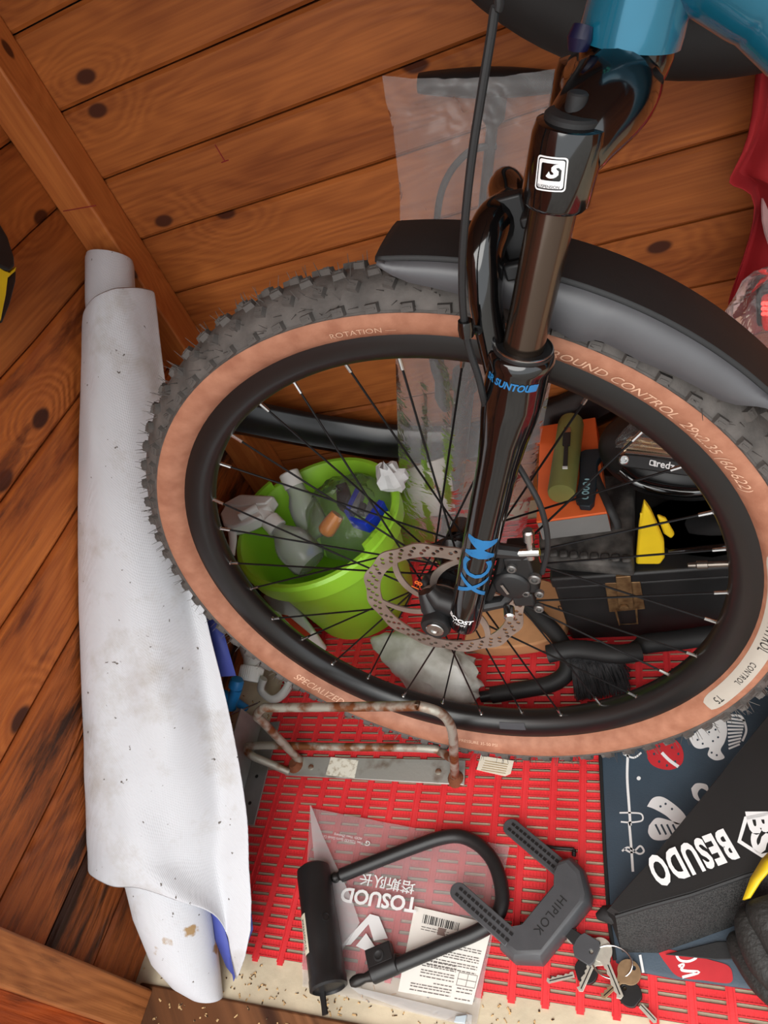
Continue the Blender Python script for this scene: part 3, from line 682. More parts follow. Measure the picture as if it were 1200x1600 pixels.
# rolled open end at the top: two inner turns
for f_, d_ in ((.86, 0), (.72, 0)):
    c = sum(rows[0], V()) / 28; inner = [c + (p - c) * f_ for p in rows[0]]; deep = [p + tdir * .05 for p in inner]
    mb.grid([rows[0] if f_ == .86 else [c + (p - c) * .80 + tdir * .002 for p in rows[0]], inner, deep], cv=True)
mb.add([p + tdir * .02 for p in rows[0]], [tuple(range(28))])
mb.build('inner_roll', 'tarp_dirty', tarp, angle=50)
ctl = [((130, 500), (246, 458)), ((127, 600), (260, 585)), ((123, 720), (276, 700)), ((120, 840), (298, 830)), ((121, 960), (323, 955)), ((125, 1080), (352, 1075)), ((128, 1180), (375, 1180)), ((131, 1270), (390, 1275)), ((133, 1325), (393, 1350))]
def wrap_rows(inset=0, NU=28):
    L_ = smooth_path([V((a[0], a[1], 0)) for a, b in ctl], 5); R_ = smooth_path([V((b[0], b[1], 0)) for a, b in ctl], 5); rows = []
    n = len(L_)
    bot = smooth_path([V((135, 1360, 0)), V((185, 1373, 0)), V((232, 1369, 0)), V((290, 1387, 0)), V((332, 1408, 0)), V((352, 1440, 0)), V((362, 1490, 0)), V((372, 1528, 0))], 4)
    grid2 = [[L_[i].lerp(R_[i], k / NU) for k in range(NU + 1)] for i in range(n)]
    lastb = [bot[round(k * (len(bot) - 1) / NU)] for k in range(NU + 1)]
    mid = []
    for k in range(NU + 1):
        m_ = grid2[-1][k].lerp(lastb[k], .55); m_.x += 34 * max(0, (k / NU - .75)) * 4 * .6; mid.append(m_)
    grid2 += [mid, lastb]
    for i, r in enumerate(grid2):
        v = i / (len(grid2) - 1); out = []
        for k, q in enumerate(r):
            u = k / NU
            bul = .052 * math.sin(PI * min(1, u * 1.25) ** .75) if u < .8 else .052 * math.sin(PI * 1.0 ** .75)
            ue = u / (1.0 - .22 * v); bul = .050 * (1 - abs(2 * min(ue, 1) - 1) ** 2.2)
            flap = .012 * max(0, (u - .55)) * (1 + v)
            crease = .0035 * v * math.sin(u * 9 + v * 5) * u + .004 * math.exp(-((v - .62) * 14) ** 2) * math.sin(u * 12) + .007 * math.exp(-((u - .45) * 7 - (v - .7) * 5) ** 2) * -v
            out.append(TP(q.x, q.y, .004 + bul * (.75 + .3 * (1 - v)) + flap + crease - inset + .0025 * mn.noise(V((u * 6, v * 14, 3)))))
        rows.append(out)
    return rows
wr_ = wrap_rows()
o = MB().grid(wr_).build('outer_wrap', 'tarp', tarp, angle=60, solid=.0016)
o.modifiers.new('smooth', 'SUBSURF').render_levels = 1
back = [[p - tn * (.010 + .016 * (k - 16) / 12 * 0) - RIGHT * .004 for k, p in enumerate(r)][16:] for r in wr_[28:]]
MB().grid(back).build('blue_underside', 'tarp_blue', tarp, angle=60, solid=.001)
MB().grid([[TP(322, 1404, .0), TP(322, 1404, -.012)], [TP(347, 1428, .008), TP(326, 1440, -.010)], [TP(358, 1470, .006), TP(334, 1475, -.008)], [TP(366, 1525, .002), TP(352, 1515, -.006)]]).build('blue_lining', 'tarp_blue', tarp, solid=.001)
# strip of blue hanging out beyond the fold
MB().grid([[TP(305, 930, -.03), TP(322, 938, -.03)], [TP(318, 990, -.03), TP(342, 990, -.03)], [TP(330, 1062, -.03), TP(362, 1060, -.03)]]).build('blue_edge', 'tarp_blue', tarp, solid=.001)

# ================================================================== RUSTY WALL RACK
M['rust'] = mat('rusty_galvanised_tube', S(172, 168, 156), .55, .55, scale=38, col2=S(122, 72, 40), thr=(.40, .56), bump=.3, bscale=160)
M['zinc'] = mat('worn_zinc_plate', S(178, 178, 172), .5, .5, scale=22, col2=S(112, 84, 62), thr=(.30, .46), bump=.2, bscale=140)
Pb = P(469, 1189, .004); Pr = P(712, 1216, .004)
rack = thing('bike_rack', 'rusty tubular steel wheel rack lying on the red mat', 'rack', (Pb + Pr) / 2)
pl_ = [P(460, 1183, .001), P(728, 1189, .001), P(726, 1228, .001), P(446, 1212, .001)]
MB().prism(pl_, (0, 0, .0035)).build('plate', 'zinc', rack, bevel=.001)
u1 = PY(401, 1118, Pb.y); u2 = PY(412, 1106, Pb.y); u3 = PY(655, 1103, Pr.y); u4 = PY(690, 1115, Pr.y); u5 = PY(706, 1140, Pr.y)
pth = [Pb, Pb.lerp(u1, .5), u1.lerp(Pb, .12), u1, u2, u2.lerp(u3, .06), u2.lerp(u3, .5), u3.lerp(u2, .05), u3, u4, u5, u5.lerp(Pr, .5), Pr + V((0, 0, .004))]
MB().tube(smooth_path(pth, 5), .0064, 14).build('hoop', 'rust', rack)
q0 = P(452, 1206, .004); hz = .040
g1 = P(394, 1181, hz); g2 = P(386, 1171, hz + .003); g3 = P(402, 1165, hz + .003); g4 = P(664, 1169, hz); g5 = P(690, 1176, hz - .004)
MB().tube(smooth_path([q0, q0.lerp(g1, .5), g1, g2, g3, g3.lerp(g4, .5), g4, g5, u5.lerp(Pr, .6)], 5), .0062, 14).build('hoop', 'rust', rack)
M['sticker'] = mat('worn_price_sticker', S(226, 222, 208), .7, col2=S(180, 168, 146), scale=120, thr=(.35, .5))
MB().prism([P(517, 1183, .0048), P(560, 1188, .0048), P(554, 1216, .0048), P(509, 1211, .0048)], (0, 0, .0003)).build('price_sticker', 'sticker', rack)
for x, y in ((486, 1199), (685, 1206)): MB().lathe(P(x, y, .0046), (0, 0, 1), [(.0048, 0), (.0044, .0018), (.0008, .0024)], 14).build('rivet', 'rust', rack)
mb = MB(); mb.lathe(Pr + V((0, 0, -.002)), (0, 0, 1), [(.014, 0), (.011, .004), (.0072, .012)], 16); mb.lathe(Pb + V((-.006, -.008, -.002)), (0, 0, 1), [(.015, 0), (.012, .004), (.0072, .012)], 16)
stuff(mb.build('weld_beads', mat('brown_rust', S(120, 66, 38), .85, scale=90, bump=.5, bscale=300), rack))

# ================================================================== PAPER TAG
M['paper'] = mat('cream_paper', S(236, 226, 206), .8, var=.05, scale=80)
pt = [P(745, 1203, .0008), P(752, 1178, .0008), P(758, 1182, .0008), P(803, 1189, .0008), P(798, 1209, .0008), P(789, 1213, .0008)]
o = MB().prism(pt, (0, 0, .0006)).build('paper_tag', 'paper'); tag(o, 'small torn cream paper tag beside the rusty rack', 'paper tag')
M['faint'] = mat('faint_brown_print', S(190, 168, 130), .8)
mb = MB()
for i in range(5):
    a = P(758, 1188, .0016).lerp(P(752, 1202, .0016), i / 4); b = P(794, 1194, .0016).lerp(P(790, 1208, .0016), i / 4); mb.prism([a, b, b + V((0, -.0012, 0)), a + V((0, -.0012, 0))], (0, 0, .0001))
stuff(mb.build('print_lines', 'faint', o))

# ================================================================== CLEAR POLYTHENE BAG, PAPER SLIP
M['film'] = plastic_film('clear_polythene', (.94, .93, .94), .24, .3, 22)
def bilin(c, u, v): return c[0].lerp(c[1], u).lerp(c[3].lerp(c[2], u), v)
bc = [P(484, 1262, .003), P(796, 1322, .003), P(742, 1606, .003), P(470, 1540, .003)]
bag = []
for j in range(25):
    r = []
    for i in range(25):
        u, v = i / 24, j / 24; p = bilin(bc, u, v); p.z = .0022 + .0035 * abs(mn.noise(V((u * 5, v * 5, 1)))) + .001 * mn.noise(V((u * 14, v * 14, 4))); p.z = max(p.z, .0014) if p.y > .15 else max(p.z - .004, -.003); r.append(p)
    bag.append(r)
pb = MB().grid(bag).build('polythene_bag', 'film', angle=80); tag(pb, 'clear polythene bag with white printing under the open lock', 'plastic bag')
fold = [[P(484, 1258, .0095), P(486, 1258, .0095)], [P(487, 1300, .0085), P(502, 1300, .010)], [P(492, 1350, .0085), P(524, 1350, .011)], [P(500, 1400, .008), P(548, 1400, .010)], [P(508, 1450, .008), P(562, 1442, .009)], [P(515, 1500, .006), P(532, 1490, .008)]]
MB().grid(fold).build('folded_corner', plastic_film('milky_fold', (.95, .93, .94), .42, .2, 22, .3), pb, angle=80)
MB().grid([[P(545, 1540, .002), P(560, 1552, .002)], [P(640, 1562, .001), P(640, 1580, .000)], [P(738, 1586, .000), P(736, 1603, -.001)]]).build('zip_seal', plastic_film('zip_seal_film', (.85, .85, .85), .35, .3, 60), pb)
MB().prism([P(713, 1588, .001), P(730, 1586, .001), P(727, 1600, .001), P(710, 1598, .001)], (0, 0, .003)).build('zip_slider', mat('pale_blue_slider', S(200, 214, 222), .4), pb, bevel=.0008)
def floor_text(txt, p_a, p_b, hpx, z, m, parent, nm='lettering', sx=None, **kw):
    "text reading from pixel p_a to p_b lying flat at height z, cap height about hpx pixels"
    A_ = P(*p_a, z); B_ = P(*p_b, z); ex = (B_ - A_); Ln = ex.length; ex.normalize(); ey = V((0, 0, 1)).cross(ex)
    mid = (V((p_a[0], p_a[1], 0)) + V((p_b[0], p_b[1], 0))) / 2; hw = (P(mid.x, mid.y + hpx / 2, z) - P(mid.x, mid.y - hpx / 2, z)).length
    bm = text_mesh(txt, 1.0, **kw); xs = [v.co.x for v in bm.verts]; ys = [v.co.y for v in bm.verts]
    cx, cy = (min(xs) + max(xs)) / 2, (min(ys) + max(ys)) / 2; fx = Ln / (max(xs) - min(xs)); fy = hw / (max(ys) - min(ys))
    c = (A_ + B_) / 2
    return warp(bm, lambda x, y, zz: c + ex * (x - cx) * fx + ey * (y - cy) * fy, nm, m, parent)
floor_text('TOSUOD', (652, 1415), (533, 1397), 24, .0115, 'white_print', pb, bold=.03)
floor_text('塔斯队长', (648, 1388), (562, 1372), 20, .0065, 'white_print', pb, bold=.01)
floor_text('Yiwu TOSUOD Sports Goods Co.', (567, 1317), (505, 1306), 6, .0065, 'white_print', pb)
floor_text('ADD: Yiwu Zhejiang', (566, 1310), (522, 1303), 5, .0065, 'white_print', pb)
floor_text('G', (578, 1319), (571, 1317), 8, .0065, 'white_print', pb, bold=.02)
floor_text('R', (526, 1414), (519, 1413), 8, .0065, 'white_print', pb)
def floor_shape(loops, z, m, parent, nm='print', thick=0):
    o_ = P(*loops[0][0], z); bm = curve_mesh([[((P(*q, z) - o_).x, (P(*q, z) - o_).y) for q in lp] for lp in loops], thick)
    return warp(bm, lambda x, y, zz: V((o_.x + x, o_.y + y, z + zz)), nm, m, parent)
floor_shape([[(532, 1478), (578, 1428), (592, 1432), (606, 1466), (584, 1470), (576, 1444), (548, 1476)]], .0066, 'white_print', pb)
floor_shape([[(556, 1478), (572, 1458), (585, 1478), (612, 1486), (608, 1494), (575, 1487)]], .0066, 'white_print', pb)
slip = MB().prism([P(648, 1416, .0060), P(770, 1444, .0060), P(738, 1570, .0040), P(622, 1549, .0040)], (0, 0, .0003)).build('instruction_slip', mat('white_paper', S(238, 234, 226), .75, var=.03), None); tag(slip, 'white printed barcode slip in the clear bag under the open lock', 'paper slip')
def slip_pt(u, v, lift=.0006):
    c = [P(648, 1416, .0060), P(770, 1444, .0060), P(738, 1570, .0040), P(622, 1549, .0040)]; return bilin(c, u, v) + V((0, 0, lift))
mb = MB(); random.seed(3)
x = .14
while x < .62:
    w = random.choice((.006, .01, .016)); mb.prism([slip_pt(x, .07 + x * .02), slip_pt(x + w, .07 + x * .02), slip_pt(x + w, .18), slip_pt(x, .18)], (0, 0, .0001)); x += w + random.choice((.007, .012, .016))
stuff(mb.build('barcode', 'black_print', slip))
mb = MB()
def line(u0, u1, v, h=.010):
    u = u0
    while u < u1:
        w = rnd(.02, .07); mb.prism([slip_pt(u, v), slip_pt(min(u + w, u1), v), slip_pt(min(u + w, u1), v + h), slip_pt(u, v + h)], (0, 0, .0001)); u += w + .012
for v in (.22, .25): line(.14, .5, v, .008)
for i, v in enumerate((.36, .39, .45, .48, .51, .56, .59, .64)): line(.45 - .02 * i, .95, v)
for v in (.60, .63, .66, .71, .74, .78): line(.25, .70, v)
for v in (.84, .88, .91, .95): line(.15 if v > .86 else .45, .70, v)
for v in (.84, .88, .96): line(.76, .96, v)
for a, b, c, d in ((.74, .66, .98, .665), (.74, .735, .98, .74), (.74, .81, .98, .815), (.74, .66, .745, .81), (.86, .66, .865, .81), (.975, .66, .98, .81)): mb.prism([slip_pt(a, b), slip_pt(c, b), slip_pt(c, d), slip_pt(a, d)], (0, 0, .0001))
stuff(mb.build('small_print', mat('grey_print', S(110, 104, 100), .7), slip))
o = MB().prism([slip_pt(.36, .19, .0008), slip_pt(.47, .19, .0008), slip_pt(.45, .235, .0008), slip_pt(.47, .28, .0008), slip_pt(.36, .28, .0008)], (0, 0, .0001)).build('mark', mat('brown_print', S(150, 128, 120), .7), slip)

# ================================================================== U-LOCK (open)
M['vinyl'] = mat('black_vinyl', S(30, 30, 31), .42, var=.12, scale=30, bump=.06, bscale=300)
A0, B0 = P(489, 1356, .0285), P(514, 1546, .0285); ax = (B0 - A0); Lb = ax.length; ax.normalize()
ul = thing('lock_crossbar', 'black cylindrical U-lock crossbar lying across the mat edge', 'lock', (A0 + B0) / 2 - V((0, 0, .0285)))
MB().lathe(A0, ax, [(.017, -.002), (.0225, .002), (.0232, .012), (.0232, Lb * .38), (.0236, Lb * .40), (.0236, Lb * .68), (.0232, Lb * .70), (.0232, Lb - .014), (.0240, Lb - .012), (.0240, Lb - .002), (.0205, Lb), (.0195, Lb - .003), (.004, Lb - .003)], 40).build('sleeve', 'vinyl', ul, angle=35)
lw = -V((0, 0, 1)).cross(ax); lw = lw if lw.x < 0 else -lw
def bar_pt(s, deg, r=.0240): t = math.radians(deg); return A0 + ax * s + (V((0, 0, 1)) * math.cos(t) + lw * math.sin(t)) * r
rows = [[bar_pt(Lb * .40 + s, d, .0241) for d in (28, 38, 48, 58)] for s in [.002 + .003 * i for i in range(17)]]
MB().grid(rows).build('brand_label', mat('cream_label', S(226, 222, 200), .5), ul)
bm = text_mesh('KRYPTONITE', .0062, sx=1.0, bold=.0001); warp(bm, lambda x, y, z: bar_pt(Lb * .40 + .026 + x, 43 + math.degrees(y / .024), .0243), 'lettering', 'black_print', ul)
MB().lathe(bar_pt(Lb * .50, -42, .0225), bar_pt(Lb * .5, -42, 1) - A0 - ax * Lb * .5, [(.0058, 0), (.0058, .0016), (.0044, .0018), (.0040, .0006), (.0006, .0006)], 18).build('shackle_hole', 'black', ul)
tt = B0 + ax * .001 + lw * .014 + V((0, 0, -.012)); MB().tube([tt - ax * .006, tt + ax * .010, tt + ax * .020], [.0045, .0038, .0042], 8, sq=.5).build('dust_cover_tab', 'black', ul)
sh = thing('lock_shackle', 'black curved U-lock shackle with frame bracket lying on the clear bag', 'lock', P(690, 1420, 0))
sp = [(519, 1373), (545, 1363), (600, 1341), (650, 1322), (690, 1309), (720, 1307), (748, 1320), (770, 1345), (782, 1378), (784, 1412), (770, 1440), (742, 1458), (700, 1475), (650, 1496), (600, 1517), (548, 1536)]
path = smooth_path([P(x, y, .017) for x, y in sp], 6); n = len(path)
MB().tube(path[4:-5], .0092, 18).build('rod', 'vinyl', sh)
M['bare'] = mat('dark_bare_steel', S(52, 50, 49), .4, .6)
for seg_, tip in ((path[:6], path[0]), (path[-7:], path[-1])):
    rr_ = [.0045, .0068, .0072, .0052, .0072, .0074][:len(seg_)] if tip == path[0] else [.0074, .0072, .0072, .0052, .0072, .0068, .0045]
    MB().tube(seg_, rr_, 14).build('shackle_foot', 'bare', sh)
cb = P(600, 1514, .017); ca = (P(625, 1505, .017) - P(575, 1526, .017)).normalized()
mb = MB(); mb.lathe(cb - ca * .017, ca, [(.0115, 0), (.0118, .002), (.0118, .034), (.0115, .036)], 24)
Rk = Matrix((ca, V((0, 0, 1)).cross(ca), V((0, 0, 1)))).transposed(); mb.box(cb + V((0, 0, 1)).cross(ca) * .014 + V((0, 0, .004)), (.034, .022, .014), Rk)
br = mb.build('frame_bracket', 'black', sh, bevel=.0015)
MB().lathe(cb + V((0, 0, 1)).cross(ca) * .013 + V((0, 0, .0108)), (0, 0, 1), [(.007, 0), (.007, .0012), (.005, .0014), (.0035, .0004), (.0006, .0004)], 16).build('bracket_screw', 'black_matt', br)

# ================================================================== WEARABLE STRAP LOCK with two straps
M['lockgrey'] = mat('charcoal_moulded_plastic', S(74, 75, 78), .42, var=.06, scale=60, bump=.05, bscale=600)
top = [(867, 1360), (872, 1348), (887, 1343), (904, 1361), (912, 1397), (909, 1409), (844, 1490), (804, 1490), (784, 1472), (792, 1451), (812, 1448), (867, 1380)]
tz = .034; tp = [P(x, y, tz) for x, y in top]; cen = sum(tp, V()) / len(tp)
def grow(ps, d, z):
    out = []
    for p in ps: v = p - cen; out.append(V((p.x, p.y, z)) + V((v.x, v.y, 0)).normalized() * d)
    return out
lk = thing('strap_lock', 'charcoal plastic strap lock body lying on the mat with a key in it', 'lock', V((cen.x, cen.y, 0)))
rows = [grow(tp, -.004, tz), grow(tp, .001, tz - .001), grow(tp, .0055, tz - .006), grow(tp, .0075, tz - .014), grow(tp, .0075, .008), grow(tp, .003, .001)]
mb = MB().grid(rows, cv=True); mb.add(rows[0], [tuple(range(12))]); mb.add(rows[-1], [tuple(range(12))])
body = mb.build('body', 'lockgrey', lk, angle=28, bevel=.0012)
floor_text('HIPLOK', (881, 1403), (838, 1458), 15, tz + .0004, 'black_print', body, spacing=1.15)
def strap(a, b, wpx, za, zb):
    A_, B_ = P(*a, za), P(*b, zb); d = (B_ - A_).normalized(); s = V((0, 0, 1)).cross(d).normalized(); w = wpx / 1122 * 1.0 / 2; n = 30; L_ = (B_ - A_).length
    out = MB(); poly = []
    for i in range(9): t = PI / 2 + PI * i / 8; poly.append(A_ + d * (w * math.cos(t) + w) + s * w * math.sin(t))
    poly += [B_ - s * w, B_ + s * w]
    st = MB().prism(poly, (0, 0, -.0045)).build('strap', 'lockgrey', lk, bevel=.0008)
    for off in (-.26, .26):
        g = MB(); 
        for i in range(13):
            c = A_ + d * (w * 1.1 + (L_ - w * 1.3) * i / 12) + s * (off * 2 * w * .7); R = Matrix((d, s, V((0, 0, 1)))).transposed(); g.box(c + V((0, 0, .0003)), ((L_ - w) / 13 * .72, w * .30, .0014), R)
        stuff(g.build('strap_ribs', 'black', st))
strap((789, 1284), (876, 1357), 25, .014, .022); strap((706, 1384), (798, 1466), 25, .037, .034)
# key cylinder plate
mb = MB(); mb.prism([P(883, 1462, .014), P(893, 1450, .014), P(920, 1468, .012), P(905, 1488, .012)], (0, 0, .004)); mb.build('key_guard', 'black', lk, bevel=.0008)
# bent wire pin with a coil
pin = [P(852, 1322, .004), P(870, 1325, .004), P(897, 1327, .004)]
mb = MB(); mb.tube(pin, .0022, 8); R0 = pin[-1]
mb.tube([R0 + V((.0022 * math.cos(t * 1.0), -.001 - .0011 * t * .25, .0022 * math.sin(t))) for t in [i * .6 for i in range(46)]], .0009, 6)
o = mb.build('spring_pin', 'black'); tag(o, 'thin black bent pin with a small coil lying above the strap lock', 'pin')

# ================================================================== KEYS
M['nickel'] = mat('worn_nickel', S(224, 220, 206), .36, .6, var=.06, scale=200)
M['bronze'] = mat('dull_bronze', S(176, 146, 112), .4, .6, var=.1, scale=150)
keys = thing('key_bunch', 'bunch of silver, bronze and black-headed keys on a ring below the strap lock', 'keys', P(945, 1520, 0))
def key(bow, tip, rb, wb, z, m, head=None, mh=None, teeth=True, shape='round'):
    A_, B_ = P(*bow, z), P(*tip, z); d = (B_ - A_); L_ = d.length; d.normalize(); s = V((0, 0, 1)).cross(d)
    f = lambda x, y: (x, y)
    if shape == 'round': out = [(rb * math.cos(t), rb * math.sin(t)) for t in [math.radians(28 + 304 * i / 24) for i in range(25)]]
    else: out = [(rb * .9, wb * .8), (rb * .5, rb), (-rb * .8, rb), (-rb, rb * .6), (-rb, -rb * .6), (-rb * .8, -rb), (rb * .5, -rb), (rb * .9, -wb * .8)]
    blade = [(rb + .002, -wb / 2)]
    nT = 9
    for i in range(nT):
        x0 = rb + .004 + (L_ - rb - .007) * i / nT; dx = (L_ - rb - .007) / nT; dep = (.0, .0014, .0005, .0018, .0008)[i % 5] if teeth else 0
        blade += [(x0, -wb / 2 + dep), (x0 + dx * .5, -wb / 2 + dep)]
    blade += [(L_ - .002, -wb / 2), (L_, 0), (L_ - .002, wb / 2), (rb + .002, wb / 2)]
    fn = lambda x, y, zz: A_ + d * x + s * y + V((0, 0, zz))
    hole = [(-rb * .55 + rb * .22 * math.cos(-t), rb * .22 * math.sin(-t)) for t in [2 * PI * i / 12 for i in range(12)]]
    if head:
        k = warp(curve_mesh([blade], .0009), fn, 'key', m, keys, angle=30)
        warp(curve_mesh([out, hole], .0022, .0006), lambda x, y, zz: fn(x, y, zz), 'key_head', mh, k, angle=40)
    else:
        ol = out[:13] + out[13:] if shape != 'round' else out
        k = warp(curve_mesh([ol + blade if shape == 'round' else out[:1] + out[1:] + blade, hole], .0009, .0002), fn, 'key', m, keys, angle=30)
    # groove along the blade
    g = MB(); Rg = Matrix((d, s, V((0, 0, 1)))).transposed(); g.box(A_ + d * (rb + L_) * .5 + s * wb * .12 + V((0, 0, .0011)), ((L_ - rb) * .8, wb * .16, .0004), Rg); g.build('groove', 'bare', k)
    return k
key((916, 1518), (854, 1533), .0125, .0060, .004, 'nickel', True, 'black', shape='round')
key((915, 1482), (886, 1464), .0135, .0080, .014, 'nickel', True, 'lockgrey', False, 'square')
key((932, 1489), (905, 1549), .0130, .0072, .007, 'nickel', shape='square')
key((983, 1519), (940, 1558), .0125, .0064, .0115, 'bronze')
key((939, 1484), (970, 1561), .0125, .0078, .012, 'nickel')
key((984, 1553), (1026, 1598), .0125, .0058, .004, 'nickel', True, 'black', False, 'round')
ringc = P(956, 1503, .012); mb = MB(); n = 40
mb.tube([ringc + V((.0225 * math.cos(t), .016 * math.sin(t), .004 * math.sin(t * 1 + .8))) for t in [2 * PI * i / n for i in range(n)]], .0010, 8, closed=True); mb.build('keyring', 'steel', keys)

# ================================================================== PRINTED FABRIC BAG lying folded flat
M['navy'] = mat('slate_blue_fabric', S(62, 78, 92), .6, var=.14, scale=14, bump=.12, bscale=500)
fc = [(939, 1176), (946, 1330), (953, 1440), (962, 1503), (996, 1517), (1056, 1529), (1200, 1548), (1330, 1565), (1330, 1040), (1110, 1020), (985, 1085)]
zb = .007
fabric = thing('shopping_bag', 'slate blue fabric bag printed with cupcakes and strawberries, folded flat', 'bag', P(1100, 1300, 0))
fpoly = [P(x, y, zb) for x, y in fc]; fcen = sum(fpoly, V()) / len(fpoly)
rows = [[fcen.lerp(p, f) + V((0, 0, h)) for p in fpoly] for f, h in ((.0, .0005), (.5, .0005), (.97, 0), (1.0, -.002), (1.0, -.005), (.98, -.0064))]
MB().grid(rows, cv=True).build('panel', 'navy', fabric, angle=60)
MB().tube([P(x, y, .005) for x, y in [(938, 1178), (945, 1330), (952, 1440), (961, 1500)]], .0026, 8).build('seam_binding', 'black_matt', fabric)
zp = zb + .0011
def blob(cx, cy, rx, ry, n=20, a0=0, wob=0): return [(cx + rx * (1 + wob * math.sin(5 * t)) * math.cos(t + a0), cy + ry * (1 + wob * math.sin(5 * t)) * math.sin(t + a0)) for t in [2 * PI * i / n for i in range(n)]]
def ribbon(pts, w):
    L_ = []; R_ = []
    for i, p in enumerate(pts):
        a = pts[max(0, i - 1)]; b = pts[min(len(pts) - 1, i + 1)]; dx, dy = b[0] - a[0], b[1] - a[1]; l = math.hypot(dx, dy) or 1; nx, ny = -dy / l * w / 2, dx / l * w / 2
        L_.append((p[0] + nx, p[1] + ny)); R_.append((p[0] - nx, p[1] - ny))
    return L_ + R_[::-1]
def sp2(pts, n=6): return [(p.x, p.y) for p in smooth_path([V((x, y, 0)) for x, y in pts], n)]
for lp in ([(981, 1178), (980, 1215), (983, 1260), (985, 1290)], [(983, 1285), (986, 1320), (989, 1362)], [(1000, 1492), (1003, 1508), (1005, 1520)]):
    floor_shape([ribbon(sp2(lp), 4)], zp, 'white_print', fabric)
floor_shape([ribbon(sp2([(972, 1330), (982, 1324), (998, 1334), (1006, 1330), (1000, 1322), (988, 1332), (975, 1326)]), 3)], zp, 'white_print', fabric)
floor_shape([ribbon(sp2([(970, 1284), (985, 1285), (1003, 1282), (1002, 1272), (986, 1270), (968, 1270)]), 2.5)], zp, 'white_print', fabric)
floor_shape([ribbon(sp2([(974, 1178), (990, 1184), (1002, 1176)]), 3)], zp, 'white_print', fabric)
floor_shape([blob(998, 1216, 3.2, 3.2, 12)], zp, 'white_print', fabric)
# strawberry: red with dark seeds
seeds = [blob(x, y, 2, 2.4, 6) for x, y in ((1022, 1178), (1030, 1190), (1042, 1196), (1055, 1190), (1060, 1178), (1020, 1168), (1036, 1178), (1050, 1168), (1030, 1166))]
floor_shape([sp2([(1016, 1160), (1010, 1178), (1020, 1196), (1045, 1203), (1064, 1195), (1068, 1178), (1060, 1160), (1040, 1150), (1016, 1160)])] + seeds, zp, 'red_print', fabric)
floor_shape([ribbon(sp2([(1034, 1176), (1046, 1188), (1060, 1198)]), 5)], zp + .0003, 'white_print', fabric)
# cupcake: frosting and striped case
fro = sp2([(1076, 1152), (1090, 1142), (1100, 1128), (1116, 1122), (1126, 1116), (1134, 1128), (1136, 1145), (1132, 1160), (1126, 1172), (1132, 1184), (1118, 1188), (1106, 1180), (1108, 1168), (1094, 1170), (1084, 1166), (1076, 1152)])
floor_shape([fro] + [blob(x, y, 1.8, 1.8, 6) for x, y in ((1090, 1156), (1098, 1162), (1112, 1176), (1120, 1180), (1118, 1140), (1108, 1144), (1122, 1152), (1114, 1158))], zp, 'white_print', fabric)
for i in range(9): floor_shape([ribbon([(1136 + i * .3, 1122 + i * 6), (1164 - i * 1.0, 1126 + i * 4.6)], 3)], zp, 'white_print', fabric)
floor_shape([ribbon(sp2([(1140, 1118), (1158, 1120), (1166, 1140), (1160, 1158)]), 3.5)], zp, 'white_print', fabric)
# second cupcake lying beside the black bag
floor_shape([sp2([(1011, 1260), (1020, 1247), (1034, 1245), (1050, 1254), (1066, 1268), (1072, 1280), (1058, 1288), (1040, 1274), (1022, 1264), (1011, 1260)])] + [blob(1040, 1256, 2, 2, 6), blob(1050, 1264, 2, 2, 6), blob(1032, 1260, 2, 2, 6)], zp, 'white_print', fabric)
floor_shape([sp2([(1014, 1290), (1026, 1278), (1046, 1282), (1066, 1290), (1056, 1302), (1040, 1312), (1022, 1312), (1013, 1302), (1014, 1290)])] + [ribbon([(1024 + 9 * i, 1288), (1032 + 9 * i, 1304)], 3) for i in range(4)], zp, 'white_print', fabric)
floor_shape([sp2([(1080, 1232), (1088, 1224), (1104, 1226), (1106, 1236), (1096, 1232), (1090, 1240), (1094, 1252), (1084, 1246), (1080, 1232)])], zp, 'white_print', fabric)
# red heart with lettering by the front hem
floor_shape([sp2([(1028, 1487), (1046, 1484), (1080, 1492), (1110, 1500), (1136, 1508), (1144, 1520), (1140, 1536), (1100, 1532), (1060, 1526), (1040, 1505), (1028, 1487)])], zp, 'red_print', fabric)
floor_shape([ribbon(sp2([(1060, 1510), (1068, 1507), (1066, 1516), (1092, 1519), (1066, 1527)]), 4.5)], zp + .0003, 'white_print', fabric)
floor_shape([ribbon(sp2([(1056, 1490), (1062, 1500), (1076, 1502), (1088, 1496), (1078, 1492)]), 4)], zp + .0003, 'white_print', fabric)

# ================================================================== BLACK WEDGE FRAME BAG
M['nylon'] = mat('black_nylon', S(30, 29, 29), .55, var=.1, scale=20, bump=.05, bscale=700)
M['mesh'] = mat('black_mesh_fabric', S(44, 43, 42), .6, scale=600, col2=S(16, 16, 16), thr=(.42, .55), bump=.5, bscale=900)
zt = .062
fb = thing('frame_bag', 'black wedge-shaped bike frame bag with large white block lettering', 'bag', P(1100, 1420, .008))
tf = [P(948, 1423, .048), P(965, 1402, .052), P(1010, 1352, .058), P(1100, 1242, zt), P(1200, 1118, zt), P(1330, 960, zt), P(1330, 1330, zt), P(1200, 1358, zt), P(1165, 1368, zt), P(1080, 1398, .060), P(1010, 1417, .056), P(962, 1432, .050)]
bf = [V((p.x, p.y, .009)) for p in tf]
lower = {0: (962, 1448), 11: (972, 1488), 10: (1030, 1489), 9: (1090, 1468), 8: (1166, 1440), 7: (1205, 1424), 6: (1335, 1390)}
for i, q in lower.items(): bf[i] = P(*q, .009)
tc_ = sum(tf, V()) / 12
ins = [p.lerp(tc_, .04) + V((0, 0, .0035)) for p in tf]
mb = MB().grid([ins, tf], cv=True); mb.add(ins, [tuple(range(12))])
cover = mb.build('cover_panel', 'nylon', fb, angle=40)
